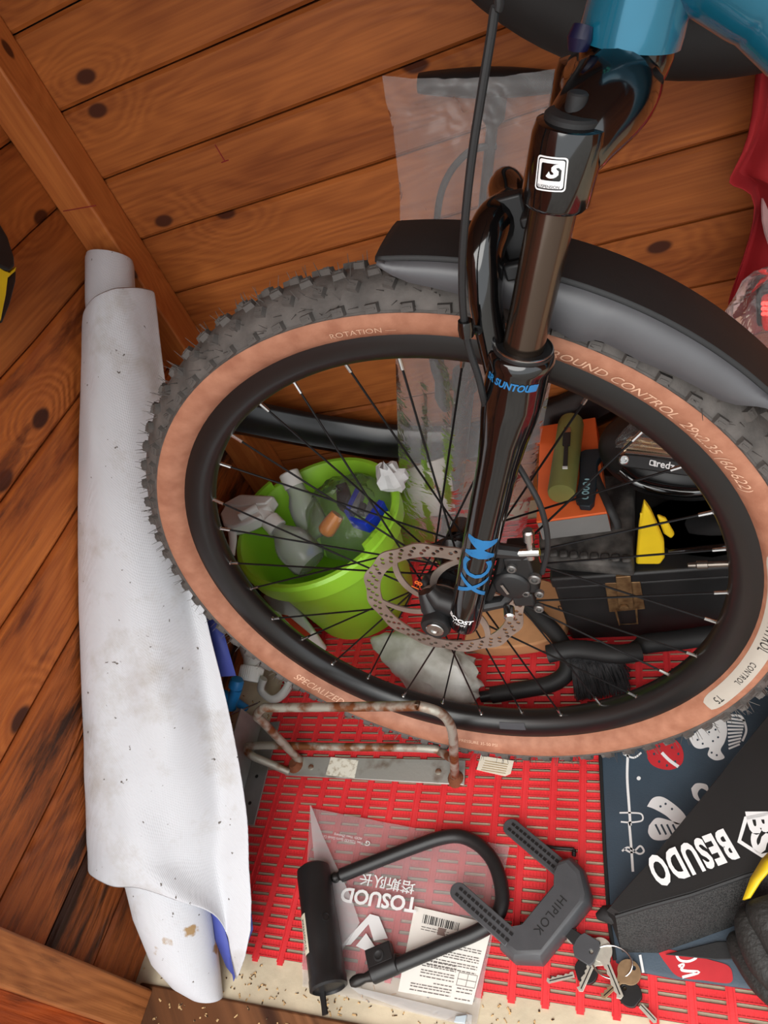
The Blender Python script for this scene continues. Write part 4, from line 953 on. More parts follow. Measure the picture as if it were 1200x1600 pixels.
MB().grid([[tf[i] for i in (11, 10, 9, 8, 7, 6)], [bf[i].lerp(tf[i], .5) + V((0, -.006, 0)) for i in (11, 10, 9, 8, 7, 6)], [bf[i] for i in (11, 10, 9, 8, 7, 6)]]).build('mesh_side', 'mesh', fb, angle=50)
MB().grid([[tf[i] for i in (6, 5, 4, 3, 2, 1, 0, 11)], [bf[i] for i in (6, 5, 4, 3, 2, 1, 0, 11)]]).build('side_panel', 'nylon', fb)
mb = MB(); mb.add(bf, [tuple(range(12))]); mb.build('base_panel', 'nylon', fb)
MB().tube([tf[i] for i in (11, 10, 9, 8, 7, 6)], .0028, 8).build('piping', 'black_matt', fb)
MB().tube([P(934, 1432, .030), P(945, 1428, .034), P(960, 1430, .034)], [.004, .009, .011], 12).build('tip_tab', 'black_matt', fb)
def cover_text(txt, a, b, hpx, nm='lettering', **kw): return floor_text(txt, a, b, hpx, zt + .0042, 'white_print', fb, nm, **kw)
cover_text('BESUDO', (1143, 1317), (1018, 1364), 50, bold=.04, spacing=1.12)
zc_ = zt + .0042
floor_shape([[(1152, 1316), (1163, 1276), (1230, 1262), (1236, 1330), (1190, 1340)], [(1158, 1313), (1168, 1281), (1225, 1268), (1229, 1326), (1190, 1334)]], zc_, 'white_print', fb, 'shield_emblem')
floor_text('BS', (1182, 1268), (1196, 1334), 34, zc_, 'white_print', fb, 'shield_emblem', bold=.05)
# strap end under the bag
o = MB().prism([P(1040, 1492, .0085), P(1120, 1472, .0085), P(1210, 1470, .0085), P(1210, 1498, .0085), P(1120, 1500, .0085)], (0, 0, .002)).build('lower_strap', 'black_matt', fb, bevel=.0005)

# ================================================================== BLACK AND YELLOW GLOVE
M['glove'] = mat('black_latex_coating', S(38, 37, 35), .6, var=.2, scale=50, bump=.6, bscale=220)
M['yellow'] = mat('yellow_rubber', S(236, 200, 30), .5, var=.08, scale=20)
gl = thing('work_glove', 'black rubber-coated work glove with yellow cuff resting on the frame bag', 'glove', P(1200, 1480, .012))
MB().tube(smooth_path([P(1146, 1458, .018), P(1165, 1490, .022), P(1195, 1530, .026), P(1240, 1570, .030)], 5), [.006, .010, .0125, .014, .015, .016, .016, .0165, .017, .0175, .018, .018, .018, .018, .018, .018], 14, sq=.8).build('finger', 'glove', gl)
MB().tube(smooth_path([P(1172, 1420, .050), P(1180, 1455, .045), P(1200, 1500, .040), P(1240, 1545, .036)], 5), [.009, .013, .016, .018, .019, .020, .0205, .021, .021, .0215, .022, .022, .022, .022, .022, .022], 16, sq=.8).build('finger', 'glove', gl)
MB().tube(smooth_path([P(1195, 1400, .06), P(1215, 1440, .055), P(1250, 1500, .05)], 5), [.018, .022, .025, .027, .028, .028, .028, .028, .028, .028, .028], 18, sq=.8).build('palm', 'glove', gl)
MB().grid([[P(1160, 1406, .066), P(1170, 1402, .072)], [P(1172, 1372, .076), P(1186, 1376, .082)], [P(1190, 1342, .080), P(1206, 1352, .088)], [P(1215, 1316, .080), P(1232, 1330, .090)]]).build('cuff', 'yellow', gl, solid=.003)
# ================================================================== THINGS BEHIND THE WHEEL
# ---- spare tyre hung on the back wall
ty = thing('spare_tyre', 'old black tyre hanging high on the back wall behind the fork crown', 'tyre', V((.153, .86, .666)))
rows = []
for i in range(96):
    t = 2 * PI * i / 96; r = []
    for k in range(18):
        a = 2 * PI * k / 18; rr = .333 + .037 * math.cos(a) * (1 if math.cos(a) > 0 else 1.1); yy = .870 + .036 * math.sin(a); r.append(V((.153 + rr * math.cos(t), yy, 1.037 + rr * math.sin(t))))
    rows.append(r)
MB().grid(rows, cu=True, cv=True).build('casing', 'rubber_dark', ty, angle=60)
pegm = mat('peg_steel', S(120, 118, 114), .4, .8)
o = MB().tube([V((.153, .966, 1.326)), V((.153, .84, 1.326)), V((.153, .825, 1.335)), V((.153, .820, 1.350))], .006, 10).build('wall_hook', pegm); tag(o, 'steel hook on the back wall holding the spare tyre', 'hook')
# ---- black plastic guard lying along the back wall
gp = smooth_path([PY(346, 648, .882), PY(380, 654, .888), PY(450, 668, .905), PY(530, 682, .925), PY(615, 694, .935), PY(720, 696, .945), PY(830, 672, .950), PY(930, 632, .950), PY(1000, 588, .950)], 5)
rows = []
for i, p in enumerate(gp):
    a = gp[max(i - 1, 0)]; b = gp[min(i + 1, len(gp) - 1)]; d = (b - a).normalized(); nrm = V((-d.z, 0, d.x)); r = []
    for k in range(11):
        f = k / 10 * 2 - 1; dep = .022 * (1 - f * f) + (.006 if k == 6 else 0); r.append(p + nrm * f * -.044 + V((0, -dep + .004, 0)))
    rows.append(r)
o = MB().grid(rows).build('spare_mudguard', mat('glossy_black_plastic', S(20, 20, 21), .28, spec=.6), angle=50, solid=.002); tag(o, 'glossy black curved mudguard lying along the back wall above the bucket', 'mudguard')

# ---- floor pump in a crinkled clear bag
hA, hB = PY(654, 130, .935), PY(872, 128, .935); hC = PY(775, 140, .935); foot = P(700, 850, .012); foot.y = min(foot.y, .875)
pump = thing('floor_pump', 'black T-handled floor pump standing in a clear plastic bag', 'pump', V((foot.x, foot.y, 0)))
hm = smooth_path([hA, hA.lerp(hB, .25), hA.lerp(hB, .5), hA.lerp(hB, .75), hB], 4); MB().tube(hm, [.013 + .007 * math.sin(PI * i / 16) for i in range(17)], 14, sq=.8).build('handle', 'black', pump)
dv = (foot - hC); MB().lathe(hC, dv, [(.014, .0), (.014, .03), (.007, .04), (.007, dv.length * .5), (.021, dv.length * .5 + .002), (.021, dv.length * .54), (.016, dv.length * .55), (.016, dv.length * .97), (.024, dv.length * .98), (.024, dv.length)], 20).build('barrel', 'black', pump)
M['pump_foot'] = mat('orange_red_plastic', S(232, 92, 62), .5)
MB().prism([P(625, 815, .03), P(640, 797, .03), P(690, 808, .03), P(748, 820, .03), P(742, 858, .02), P(690, 852, .02), P(640, 846, .02)], (0, 0, -.012)).build('foot_plate', 'pump_foot', pump, bevel=.003)
MB().tube(smooth_path([PY(775, 228, .93), PY(735, 236, .92), PY(700, 275, .915), PY(684, 330, .91), PY(682, 420, .90), PY(688, 540, .89), PY(690, 590, .885)], 6), .0045, 10).build('hose', 'black_matt', pump)
MB().tube(smooth_path([PY(676, 560, .885), PY(690, 590, .885), PY(688, 620, .88), PY(698, 640, .88)], 4), [.006, .008, .011, .012, .012, .011, .010, .009, .009, .008, .008, .007, .006], 12).build('hose_head', 'black', pump)
M['crinkle'] = plastic_film('crinkled_film', (.93, .91, .89), .19, .42, 30, .27, 1.28)
Lx = [(118, 597), (160, 603), (200, 614), (300, 625), (450, 625), (560, 618), (700, 622), (800, 626), (890, 630)]
Rx = [(105, 882), (160, 900), (200, 905), (300, 902), (450, 885), (560, 868), (700, 842), (800, 826), (890, 812)]
rows = []; NV, NU = 70, 34
def interp(tab, t):
    f = t * (len(tab) - 1); i = min(int(f), len(tab) - 2); f -= i; return (tab[i][1] + (tab[i + 1][1] - tab[i][1]) * f, tab[i][0] + (tab[i + 1][0] - tab[i][0]) * f)
for j in range(NV + 1):
    v = j / NV; xl, yl = interp(Lx, v); xr, yr = interp(Rx, v); Yp = .905 - .062 * v; r = []
    for i in range(NU + 1):
        u = i / NU; q = PY(xl + (xr - xl) * u, yl + (yr - yl) * u, Yp); wv = .010 * mn.noise(V((u * 6, v * 9, 2))) + .007 * abs(mn.noise(V((u * 14, v * 22, 5)))) + .004 * math.sin(u * 18 + 3 * mn.noise(V((u * 2, v * 5, 9))))
        q.y += -abs(wv) * math.sin(PI * u) ** .4 - .02 * math.sin(PI * u); q.z = max(q.z, .004); r.append(q)
    rows.append(r)
o = MB().grid(rows).build('pump_bag', 'crinkle', angle=70); tag(o, 'tall crinkled clear plastic bag around the floor pump', 'plastic bag')
o = MB().grid([[PY(628, 735, .862), PY(700, 712, .862)], [PY(622, 790, .856), PY(708, 760, .858)], [PY(625, 812, .852), PY(712, 800, .852)]]).build('card_insert', mat('white_insert_card', S(216, 212, 206), .6), solid=.003); tag(o, 'pale card insert low inside the clear pump bag', 'card')

# ---- green bucket
BX, BY, BH, RT, RB_ = -.58, .755, .225, .138, .098
M['lime'] = mat('lime_green_plastic', S(160, 220, 58), .4, var=.05, scale=10, sss=.15)
bk = thing('bucket', 'lime green plastic bucket full of cleaning bottles', 'bucket', V((BX, BY, 0)))
pr = [(.002, .004), (RB_ - .006, .004), (RB_, .010), (RB_ + (RT - RB_) * .80, BH * .84), (RT + .008, BH * .85), (RT + .012, BH * .99), (RT + .008, BH + .003), (RT + .001, BH + .003), (RT - .003, BH - .002), (RB_ + (RT - RB_) * .8 - .004, BH * .83), (RB_ - .004, .012), (.002, .010)]
MB().lathe((BX, BY, 0), (0, 0, 1), pr, 64, caps=False).build('tub', 'lime', bk, angle=35)
for ang in (155, -22):
    t0 = math.radians(ang); mbx = MB()
    for i in range(7):
        t = t0 - .28 + .56 * i / 6; u = V((math.cos(t), math.sin(t), 0)); R = Matrix((u, V((-u.y, u.x, 0)), V((0, 0, 1)))).transposed(); hh = .030 if 1 <= i <= 5 else .016
        mbx.box(V((BX, BY, BH - .004 + hh / 2 - .008)) + u * (RT + .006), (.007, .018, hh), R)
    stuff(mbx.build('handle_ear', 'lime', bk))
# ---- spray bottle
spz = .252
M['spraywhite'] = mat('white_trigger_plastic', S(232, 232, 228), .42, var=.03)
M['clearpl'] = plastic_film('milky_clear_plastic', (.92, .96, .93), .32, .1, 10, .15)
sb = thing('spray_bottle', 'milky spray bottle with white trigger hanging over the bucket rim', 'bottle', P(430, 830, .0) * 1.0)
def fp(pts, z, th, nm, m, parent, bev=.002): return MB().prism([P(x, y, z) for x, y in pts], (0, 0, th)).build(nm, m, parent, bevel=bev)
head = fp([(343, 803), (352, 786), (376, 771), (428, 774), (420, 786), (419, 792), (404, 797), (408, 806), (386, 817), (362, 824), (348, 819)], spz, -.024, 'trigger_head', 'spraywhite', sb, .004)
fp([(350, 786), (374, 773), (425, 776), (414, 786), (372, 790)], spz + .004, -.006, 'shroud', 'spraywhite', head, .0015)
MB().tube([P(374, 808, spz + .004), P(402, 792, spz + .004)], .0075, 12).build('pump_tube', 'spraywhite', head)
MB().tube([P(362, 820, spz - .006), P(364, 845, spz - .020), P(363, 868, spz - .030)], [.009, .0075, .0055], 12, sq=.7).build('trigger_lever', 'spraywhite', sb)
cA, cB = P(408, 799, spz - .010), P(434, 826, spz - .034); cdv = cB - cA; MB().lathe(cA, cdv, [(.012, 0), (.0135, cdv.length * .45), (.0175, cdv.length * .5), (.0180, cdv.length)], 28).build('collar', 'spraywhite', sb, angle=30)
bd = cdv.normalized(); MB().lathe(cB, bd, [(.014, 0), (.016, .008), (.030, .028), (.034, .040), (.034, .080), (.028, .088), (.004, .089)], 32).build('flask', 'clearpl', sb, angle=50)
MB().tube([P(488, 852, .16), P(486, 868, .155)], [.006, .009], 12).build('blue_tip', mat('blue_plastic', S(30, 140, 210), .4), sb)
# ---- capped clear bottle
kz = .245; kc = P(456, 750, kz); kdir = (P(449, 736, kz + .012) - P(461, 762, kz - .012)).normalized()
cbt = thing('capped_bottle', 'clear bottle with white screw cap in the back of the bucket', 'bottle', kc - V((0, 0, .2)))
MB().lathe(kc - kdir * .013, kdir, [(.0185, 0), (.0185, .026), (.0165, .028), (.0150, .0275), (.0145, .026), (.001, .026)], 32).build('cap', 'spraywhite', cbt, angle=35)
MB().lathe(kc - kdir * .013, -kdir, [(.0165, 0), (.017, .012), (.026, .030), (.028, .045), (.028, .09), (.02, .10), (.003, .101)], 28).build('flask', 'clearpl', cbt, angle=50)
# ---- clear bag with chain brush
M['clearbag'] = plastic_film('thin_clear_bag', (.95, .95, .94), .06, .6, 40, .1, 1.3)
rows = []; cz = P(540, 785, .225)
for i in range(15):
    ph = PI * i / 14 * .62; r = []
    for k in range(30):
        t = 2 * PI * k / 30; rr = (.085 + .012 * mn.noise(V((math.cos(t) * 2, math.sin(t) * 2, i * .3)))) * math.sin(ph) ; r.append(cz + V((rr * math.cos(t), rr * .95 * math.sin(t), .075 * (math.cos(ph) - .55) + .008 * mn.noise(V((k * .5, i * .6, 1))))))
    rows.append(r)
o = MB().grid(rows, cv=True).build('brush_bag', 'clearbag', angle=40); tag(o, 'rumpled clear plastic bag bulging out of the green bucket', 'plastic bag')
cbz = .236
M['brushblue'] = mat('royal_blue_plastic', S(30, 60, 190), .35)
M['greybr'] = mat('grey_bristle', S(112, 116, 120), .8, bump=.6, bscale=300)
cbr = thing('chain_brush', 'blue and grey chain cleaning brush inside the clear bag in the bucket', 'brush', P(570, 790, .20))
fp([(556, 760), (561, 764), (544, 798), (548, 806), (568, 813), (592, 780), (600, 783), (584, 808), (570, 819), (545, 811), (537, 799)], cbz, -.022, 'frame', 'brushblue', cbr, .001)
fp([(560, 765), (566, 768), (556, 795), (546, 797)], cbz - .003, -.014, 'bristle_block', 'greybr', cbr); fp([(576, 780), (590, 784), (578, 806), (568, 802)], cbz - .003, -.014, 'bristle_block', 'greybr', cbr)
o = fp([(563, 782), (572, 786), (568, 802), (556, 799)], cbz - .008, -.012, 'dark_bristles', 'black', cbr)
fp([(524, 758), (540, 752), (546, 772), (536, 795), (526, 788)], cbz, -.016, 'scraper', 'black', cbr, .002)
oz = P(512, 826, .205); mbb = MB(); mbb.lathe(oz, (0.6, 0.5, .4), [(.001, -.012), (.010, -.011), (.0145, -.006), (.015, .002), (.0145, .012), (.012, .030), (.001, .031)], 20); o = mbb.build('orange_cap', mat('orange_cap_plastic', S(244, 150, 60), .4), angle=50); tag(o, 'small orange bottle cap in the clear bag in the bucket', 'cap')
rows = []; wc_ = P(612, 746, .262)
for i in range(8):
    ph = PI * i / 7; rows.append([wc_ + V((.024 * math.sin(ph) * math.cos(t), .018 * math.sin(ph) * math.sin(t), .028 * math.cos(ph))) * (1 + .5 * mn.noise(V((math.cos(t) * 2, math.sin(t) * 2, i * .7)))) for t in [2 * PI * k / 14 for k in range(14)]])
o = MB().grid(rows, cv=True).build('tissue', mat('white_tissue', S(226, 226, 226), .9), angle=25); tag(o, 'crumpled white tissue between the bucket and the pump bag', 'tissue')

# ---- left corner floor clutter
jug = thing('plastic_jug', 'translucent white plastic jug on its side by the tarpaulin, white cap forward', 'jug', V((-.745, .66, 0)))
M['hdpe'] = mat('cloudy_white_plastic', S(206, 206, 200), .4, sss=.2, scale=12)
jc = P(392, 1054, .050); jd = V((-.12, -.85, -.35)).normalized()
bmj = MB(); bmj.lathe(jc - jd * .012, -jd, [(.018, 0), (.020, .010), (.034, .03), (.040, .045), (.040, .095), (.034, .103), (.002, .104)], 28, sx=.85).build('body', 'hdpe', jug, angle=50)
MB().lathe(jc - jd * .014, jd, [(.0205, 0), (.0205, .022), (.019, .026), (.002, .026)], 36).build('cap', 'spraywhite', jug, angle=30)
mbc = MB()
for i in range(36):
    t = 2 * PI * i / 36; e1 = V((1, 0, 0)); e1 = (e1 - e1.dot(jd) * jd).normalized(); e2 = jd.cross(e1); mbc.tube([jc - jd * .012 + (e1 * math.cos(t) + e2 * math.sin(t)) * .0206, jc + jd * .008 + (e1 * math.cos(t) + e2 * math.sin(t)) * .0206], .0008, 4)
stuff(mbc.build('cap_ridges', 'spraywhite', jug))
MB().tube(smooth_path([P(412, 1060, .05), P(408, 1078, .035), P(424, 1092, .022), P(440, 1086, .022), P(452, 1066, .03), P(440, 1048, .05)], 5), .0085, 12, sq=.7).build('handle', 'hdpe', jug)
wbt = thing('white_carton', 'white bottle with red label lying left of the green bucket', 'bottle', P(455, 975, 0))
q0 = [P(408, 928, .06), P(450, 926, .06), P(492, 985, .06), P(470, 1008, .06)]
MB().prism(q0, (0, 0, -.0595)).build('body', 'white', wbt, bevel=.006, bseg=3)
MB().prism([P(438, 960, .0604), P(450, 962, .0604), P(486, 992, .0604), P(478, 1001, .0604)], (0, 0, .0006)).build('label', mat('red_label', S(206, 70, 44), .5), wbt)
o = MB().prism([P(446, 920, .004), P(453, 920, .004), P(488, 962, .004), P(484, 966, .004)], (0, 0, .010)).build('red_strap', mat('red_webbing', S(190, 40, 44), .7), wbt)
M['zincgrey'] = mat('grey_steel_angle', S(160, 162, 162), .45, .5, scale=12, col2=S(116, 112, 106))
ang = thing('steel_angle', 'grey steel angle bracket lying beside the tarpaulin under the rack', 'bracket', P(400, 1200, 0))
a1, a2 = P(438, 1128, .004), P(398, 1290, .004); sdv = (a2 - a1); wv = V((-.034, -.004, 0))
MB().hexa([a1, a1 + wv, a2 + wv, a2], [p + V((0, 0, .003)) for p in (a1, a1 + wv, a2 + wv, a2)]).build('flange', 'zincgrey', ang, bevel=.0006)
b1, b2 = a1 + wv, a2 + wv; MB().hexa([b1, b1 + V((-.003, 0, 0)), b2 + V((-.003, 0, 0)), b2], [p + V((-.012, 0, .055)) for p in (b1, b1 + V((-.003, 0, 0)), b2 + V((-.003, 0, 0)), b2)]).build('flange', 'zincgrey', ang, bevel=.0006)
for f in (.25, .55, .8): MB().lathe(a1.lerp(a2, f) + wv * .5 + V((0, 0, .0031)), (0, 0, 1), [(.003, 0), (.003, .0003), (.0005, .0003)], 10).build('bolt_hole', 'black', ang)
o = MB().tube([P(350, 1122, .05), P(403, 1098, .055)], .0013, 6).build('wire_rod', 'steel'); tag(o, 'short thin steel rod between the blue tap and the rack', 'rod')
M['tapblue'] = mat('bright_blue_plastic', S(36, 140, 214), .4)
tap = thing('hose_tap', 'bright blue plastic hose connector by the tarpaulin edge', 'connector', P(365, 1095, 0))
MB().lathe(P(368, 1072, .075), P(368, 1072, .075) - P(362, 1094, .055), [(.0125, -.002), (.0125, .010), (.010, .014), (.003, .015)], 20).build('nozzle', 'tapblue', tap)
MB().tube([P(370, 1076, .070), P(362, 1098, .050), P(362, 1108, .040)], [.010, .0095, .008], 14).build('stem', 'tapblue', tap)
MB().tube([P(362, 1092, .055), P(384, 1106, .012)], [.008, .0065], 12).build('branch', 'tapblue', tap)
MB().tube([P(362, 1092, .055), P(346, 1086, .060)], [.009, .011], 12).build('branch', 'tapblue', tap)

# ---- stone
M['stone'] = mat('pale_limestone', S(216, 216, 212), .9, scale=26, col2=S(168, 166, 156), bump=.7, bscale=50)
bm = bmesh.new(); bmesh.ops.create_icosphere(bm, subdivisions=4, radius=1)
sc = P(668, 1042, .03)
for v in bm.verts:
    n_ = v.co.normalized(); d = 1 + .26 * mn.noise(n_ * 1.6 + V((3, 1, 0))) + .13 * abs(mn.noise(n_ * 3.5)) + .07 * mn.noise(n_ * 7) + .03 * mn.noise(n_ * 16)
    v.co = V((sc.x + .092 * d * n_.x - .02 * n_.y, sc.y + .052 * d * n_.y - .03 * n_.x, max(.0, .034 + .040 * d * n_.z)))
o = finish('stone', bm, bpy.data.meshes.new('stone'), 'stone', None, 50); tag(o, 'pale grey rough stone on the mat behind the wheel', 'stone')
# ---- brown cardboard
M['card'] = mat('brown_cardboard', S(196, 142, 98), .85, var=.08, scale=40)
cz_ = .030
cbx = thing('cardboard_piece', 'brown rounded cardboard piece on the mat behind the brake rotor', 'cardboard', P(800, 990, 0))
poly = [P(x, y, cz_) for x, y in sp2([(724, 1004), (760, 1012), (806, 1010), (850, 1002), (880, 982), (886, 950), (876, 924), (850, 905), (790, 908), (735, 950)], 4)]
MB().prism(poly, (0, 0, -.026)).build('slab', 'card', cbx, bevel=.003)
floor_text('07', (874, 952), (884, 944), 10, cz_ + .0006, 'black_print', cbx)
# ---- hooked tube
jt = thing('hook_tube', 'black foam-covered hooked tube lying on the mat behind the fork', 'tube', P(860, 1050, 0))
jp = smooth_path([P(826, 948, .055), P(846, 968, .050), P(868, 990, .042), P(886, 1022, .030), P(885, 1050, .021), P(862, 1068, .016), (P(820, 1077, .0145)), P(768, 1086, .0135)], 6)
MB().tube(jp, .0128, 16).build('foam_sleeve', 'black_matt', jt)
MB().tube([jp[-1], P(751, 1089, .0135)], [.0085, .0085], 14).build('tube_end', 'black', jt)
# ---- brush
br_ = thing('hand_brush', 'black stiff-bristled brush lying on the mat behind the wheel', 'brush', P(915, 1060, 0))
bl = [P(856, 1022, .052), P(900, 1014, .056), P(962, 1022, .056), P(1000, 1018, .05)]
MB().tube(smooth_path(bl, 4), .0145, 14, sq=.8).build('stock', 'black_matt', br_)
mb = MB(); random.seed(11)
for i in range(900):
    u = rnd(0, 1); a = bl[0].lerp(bl[2], .34 + .66 * u) + V((0, rnd(-.012, .012), -.008)); q = P(906 + 76 * u + rnd(-9, 6), 1078 + rnd(-22, 18) - 10 * u, .003); mb.tube([a, a.lerp(q, .5) + V((0, 0, .006)), q], [.0010, .0009, .0006], 4)
stuff(mb.build('bristles', mat('dark_bristles', S(72, 72, 74), .7, scale=60, col2=S(30, 30, 32)), br_))
# ---- black tubular handle right of the brush
o = MB().tube(smooth_path([P(990, 1016, .030), P(1010, 1006, .036), P(1060, 1000, .036), P(1135, 990, .036), P(1200, 985, .036)], 5), [.012 + .003 * (i > 3) for i in range(21)], 14, sq=.85).build('rubber_bar', 'black_matt'); tag(o, 'black rubber bar lying on the mat in front of the toolbox', 'bar')

# ---- toolbox with rusty latch
M['tool'] = mat('scuffed_black_case', S(34, 33, 33), .5, scale=18, col2=S(20, 20, 20))
tb = thing('toolbox', 'black toolbox with rusty metal latch under the dusty case', 'toolbox', V((.02, .76, 0)))
MB().box((.025, .77, .070), (.44, .25, .138)).build('body', 'tool', tb, bevel=.005)
MB().box((.025, .77, .149), (.444, .254, .022)).build('lid', 'tool', tb, bevel=.004)
M['latch'] = mat('rusty_brass', S(150, 118, 82), .5, .6, scale=80, col2=S(96, 66, 42))
def fy(pts, Y, th, nm, m, parent, bev=.0008): return MB().prism([PY(x, y, Y) for x, y in pts], (0, -th, 0)).build(nm, m, parent, bevel=bev)
la = fy([(945, 910), (1000, 908), (1008, 950), (952, 955)], .644, .002, 'latch', 'latch', tb); fy([(962, 898), (985, 896), (990, 945), (966, 946)], .642, .005, 'hasp', 'latch', la); MB().lathe(PY(975, 948, .636), (0, -1, 0), [(.006, 0), (.006, .003), (.001, .004)], 16).build('latch_button', 'latch', la)
loop = [PY(x, y, .634) for x, y in ((962, 955), (968, 976), (996, 974), (994, 952))]; MB().tube(loop, .0016, 8).build('latch_loop', 'latch', la)
# ---- dusty case on the toolbox
M['dusty'] = mat('dusty_black_plastic', S(92, 88, 84), .75, scale=30, col2=S(30, 29, 28), thr=(.40, .72), bump=.4, bscale=80)
dc = thing('plastic_case', 'dusty flat black plastic case on top of the toolbox', 'case', P(915, 830, .165))
cz2 = .188; cor = [P(842, 872, cz2), P(988, 884, cz2), P(990, 742, cz2), P(838, 735, cz2)]
MB().prism(cor, (0, 0, -.027)).build('shell', 'dusty', dc, bevel=.006, bseg=3)
for i in range(9):
    a = cor[0].lerp(cor[1], (i + .5) / 9) + V((0, .010, 0)); MB().box(a + V((0, 0, .002)), (.012, .012, .006)).build('rim_rib', 'dusty', dc, bevel=.003)
# ---- orange and grey product box
M['orange'] = mat('orange_card', S(238, 108, 52), .6, var=.04); M['greycard'] = mat('grey_card', S(126, 124, 122), .6, var=.04)
oz_ = .228; tq = [P(838, 815, oz_), P(948, 800, oz_), P(930, 652, oz_), P(844, 666, oz_)]
bq = [V((p.x, p.y, .189)) for p in tq]
pbx = thing('product_box', 'orange and grey cardboard product box on the dusty case', 'box', V((tq[0].x + .05, .8, .189)))
MB().hexa(bq, tq).build('carton', 'orange', pbx, bevel=.0008)
fo = V((0, -.0006, 0)); mb = MB(); mb.prism([tq[0] + fo + V((.001, 0, -.003)), tq[1] + fo + V((0, 0, -.003)), bq[1] + fo, bq[0] + fo + V((.001, 0, 0))], (0, -.0004, 0)); mb.build('grey_face', 'greycard', pbx)
floor_text('SUNSTONE', (905, 664), (902, 705), 5.5, oz_ + .0008, 'white_print', pbx)
# ---- olive cylinder light
M['olive'] = mat('olive_anodised', S(128, 132, 76), .4, .25, var=.05)
tor = thing('olive_torch', 'olive green rounded cylinder lying on the orange box', 'torch', P(882, 720, oz_))
tA, tB2 = P(893, 656, oz_ + .021), P(877, 772, oz_ + .021); td = tB2 - tA
MB().lathe(tA, td, [(.010, 0), (.0175, .004), (.0195, .012), (.0195, td.length - .004), (.0185, td.length), (.004, td.length + .0005)], 36).build('barrel', 'olive', tor, angle=30)
MB().prism([P(880, 678, oz_ + .041), P(892, 677, oz_ + .041), P(891, 697, oz_ + .041), P(888, 698, oz_ + .041), P(887, 730, oz_ + .041), P(880, 730, oz_ + .041), P(882, 698, oz_ + .041), P(879, 697, oz_ + .041)], (0, 0, .003)).build('charging_strap', 'black', tor, bevel=.0006)
MB().prism([P(882, 669, oz_ + .041), P(892, 669, oz_ + .041), P(892, 677, oz_ + .041), P(881, 677, oz_ + .041)], (0, 0, .002)).build('plug', 'steel', tor)
MB().prism([P(879, 730, oz_ + .041), P(887, 730, oz_ + .041), P(887, 733, oz_ + .041), P(879, 733, oz_ + .041)], (0, 0, .002)).build('end_clip', 'white', tor)
# ---- black strap mount with printed rings
M['mountblack'] = mat('blue_black_rubber', S(24, 36, 44), .55)
mt_ = thing('rubber_mount', 'black rubber light mount with pale printed rings on the orange box', 'mount', P(920, 745, oz_))
fp([(906, 706), (914, 702), (938, 700), (940, 712), (933, 722), (933, 745), (927, 784), (921, 791), (905, 790), (903, 784), (899, 782), (905, 745)], oz_ + .012, -.010, 'pad', 'mountblack', mt_, .0015)
MB().tube(smooth_path([P(928, 738, oz_ + .010), P(940, 765, oz_ + .008), P(952, 792, oz_ + .006), P(964, 816, .215), P(966, 826, .206)], 4), .0055, 8, sq=.4).build('strap_tail', 'black_matt', mt_)
M['paleblue'] = mat('pale_blue_print', S(150, 196, 206), .5)
for i in range(5):
    cx, cy = 914 + i * .8, 777 - i * 7; floor_shape([blob(cx, cy, 6, 3.2, 12), blob(cx, cy, 3.6, 1.6, 8)] if i < 4 else [blob(cx, cy, 4, 1.4, 10)], oz_ + .0126, 'paleblue', mt_, 'printed_ring')

# ---- black saddle, black bag, yellow wedge, multitool
sdl = thing('saddle', 'rounded black padded saddle under the multitool', 'saddle', V((.0, .80, .165)))
bm = bmesh.new(); bmesh.ops.create_uvsphere(bm, u_segments=32, v_segments=20, radius=1); c0 = PY(1066, 690, .80)
for v in bm.verts:
    n_ = v.co.copy(); v.co = V((c0.x + .112 * n_.x, c0.y + .085 * n_.y, c0.z - .012 + .062 * n_.z * (1 if n_.z < 0 else .8) - .02 * n_.x))
finish('padding', bm, bpy.data.meshes.new('padding'), 'black', sdl, 60)
MB().tube(smooth_path([PY(970, 735, .73), PY(1000, 756, .715), PY(1060, 768, .71), PY(1110, 766, .715), PY(1180, 750, .74)], 5), .0075, 12).build('rail_edge', 'black_gloss', sdl)
bbg = thing('soft_bag', 'soft black cloth bag on the toolbox below the saddle', 'bag', V((.06, .74, .165)))
bm = bmesh.new(); bmesh.ops.create_icosphere(bm, subdivisions=4, radius=1); c0 = PY(1128, 842, .72)
for v in bm.verts:
    n_ = v.co.normalized(); d = 1 + .12 * mn.noise(n_ * 2.2) + .05 * mn.noise(n_ * 6); v.co = V((c0.x + .100 * d * n_.x, c0.y + .06 * d * n_.y, max(.166, c0.z + .042 * d * n_.z)))
finish('body', bm, bpy.data.meshes.new('body'), 'black_matt', bbg, 60)
MB().tube([PY(1045, 862, .655), PY(1100, 856, .65), PY(1160, 850, .655)], .0035, 8).build('zip_edge', 'black_gloss', bbg)
ywg = thing('yellow_wedge', 'bright yellow plastic wedge standing on the toolbox beside the dusty case', 'wedge', P(1015, 880, .16))
fy([(993, 872), (998, 812), (1006, 776), (1016, 790), (1026, 812), (1037, 838), (1038, 862), (1031, 872)], .664, .012, 'blade', 'yellow', ywg, .003)
fy([(998, 850), (1000, 800), (1016, 800), (1018, 842), (1012, 850)], .656, .003, 'raised_panel', 'yellow', ywg, .001)
fy([(1026, 800), (1040, 806), (1054, 830), (1048, 836), (1036, 828)], .672, .008, 'tab', 'yellow', ywg, .003)
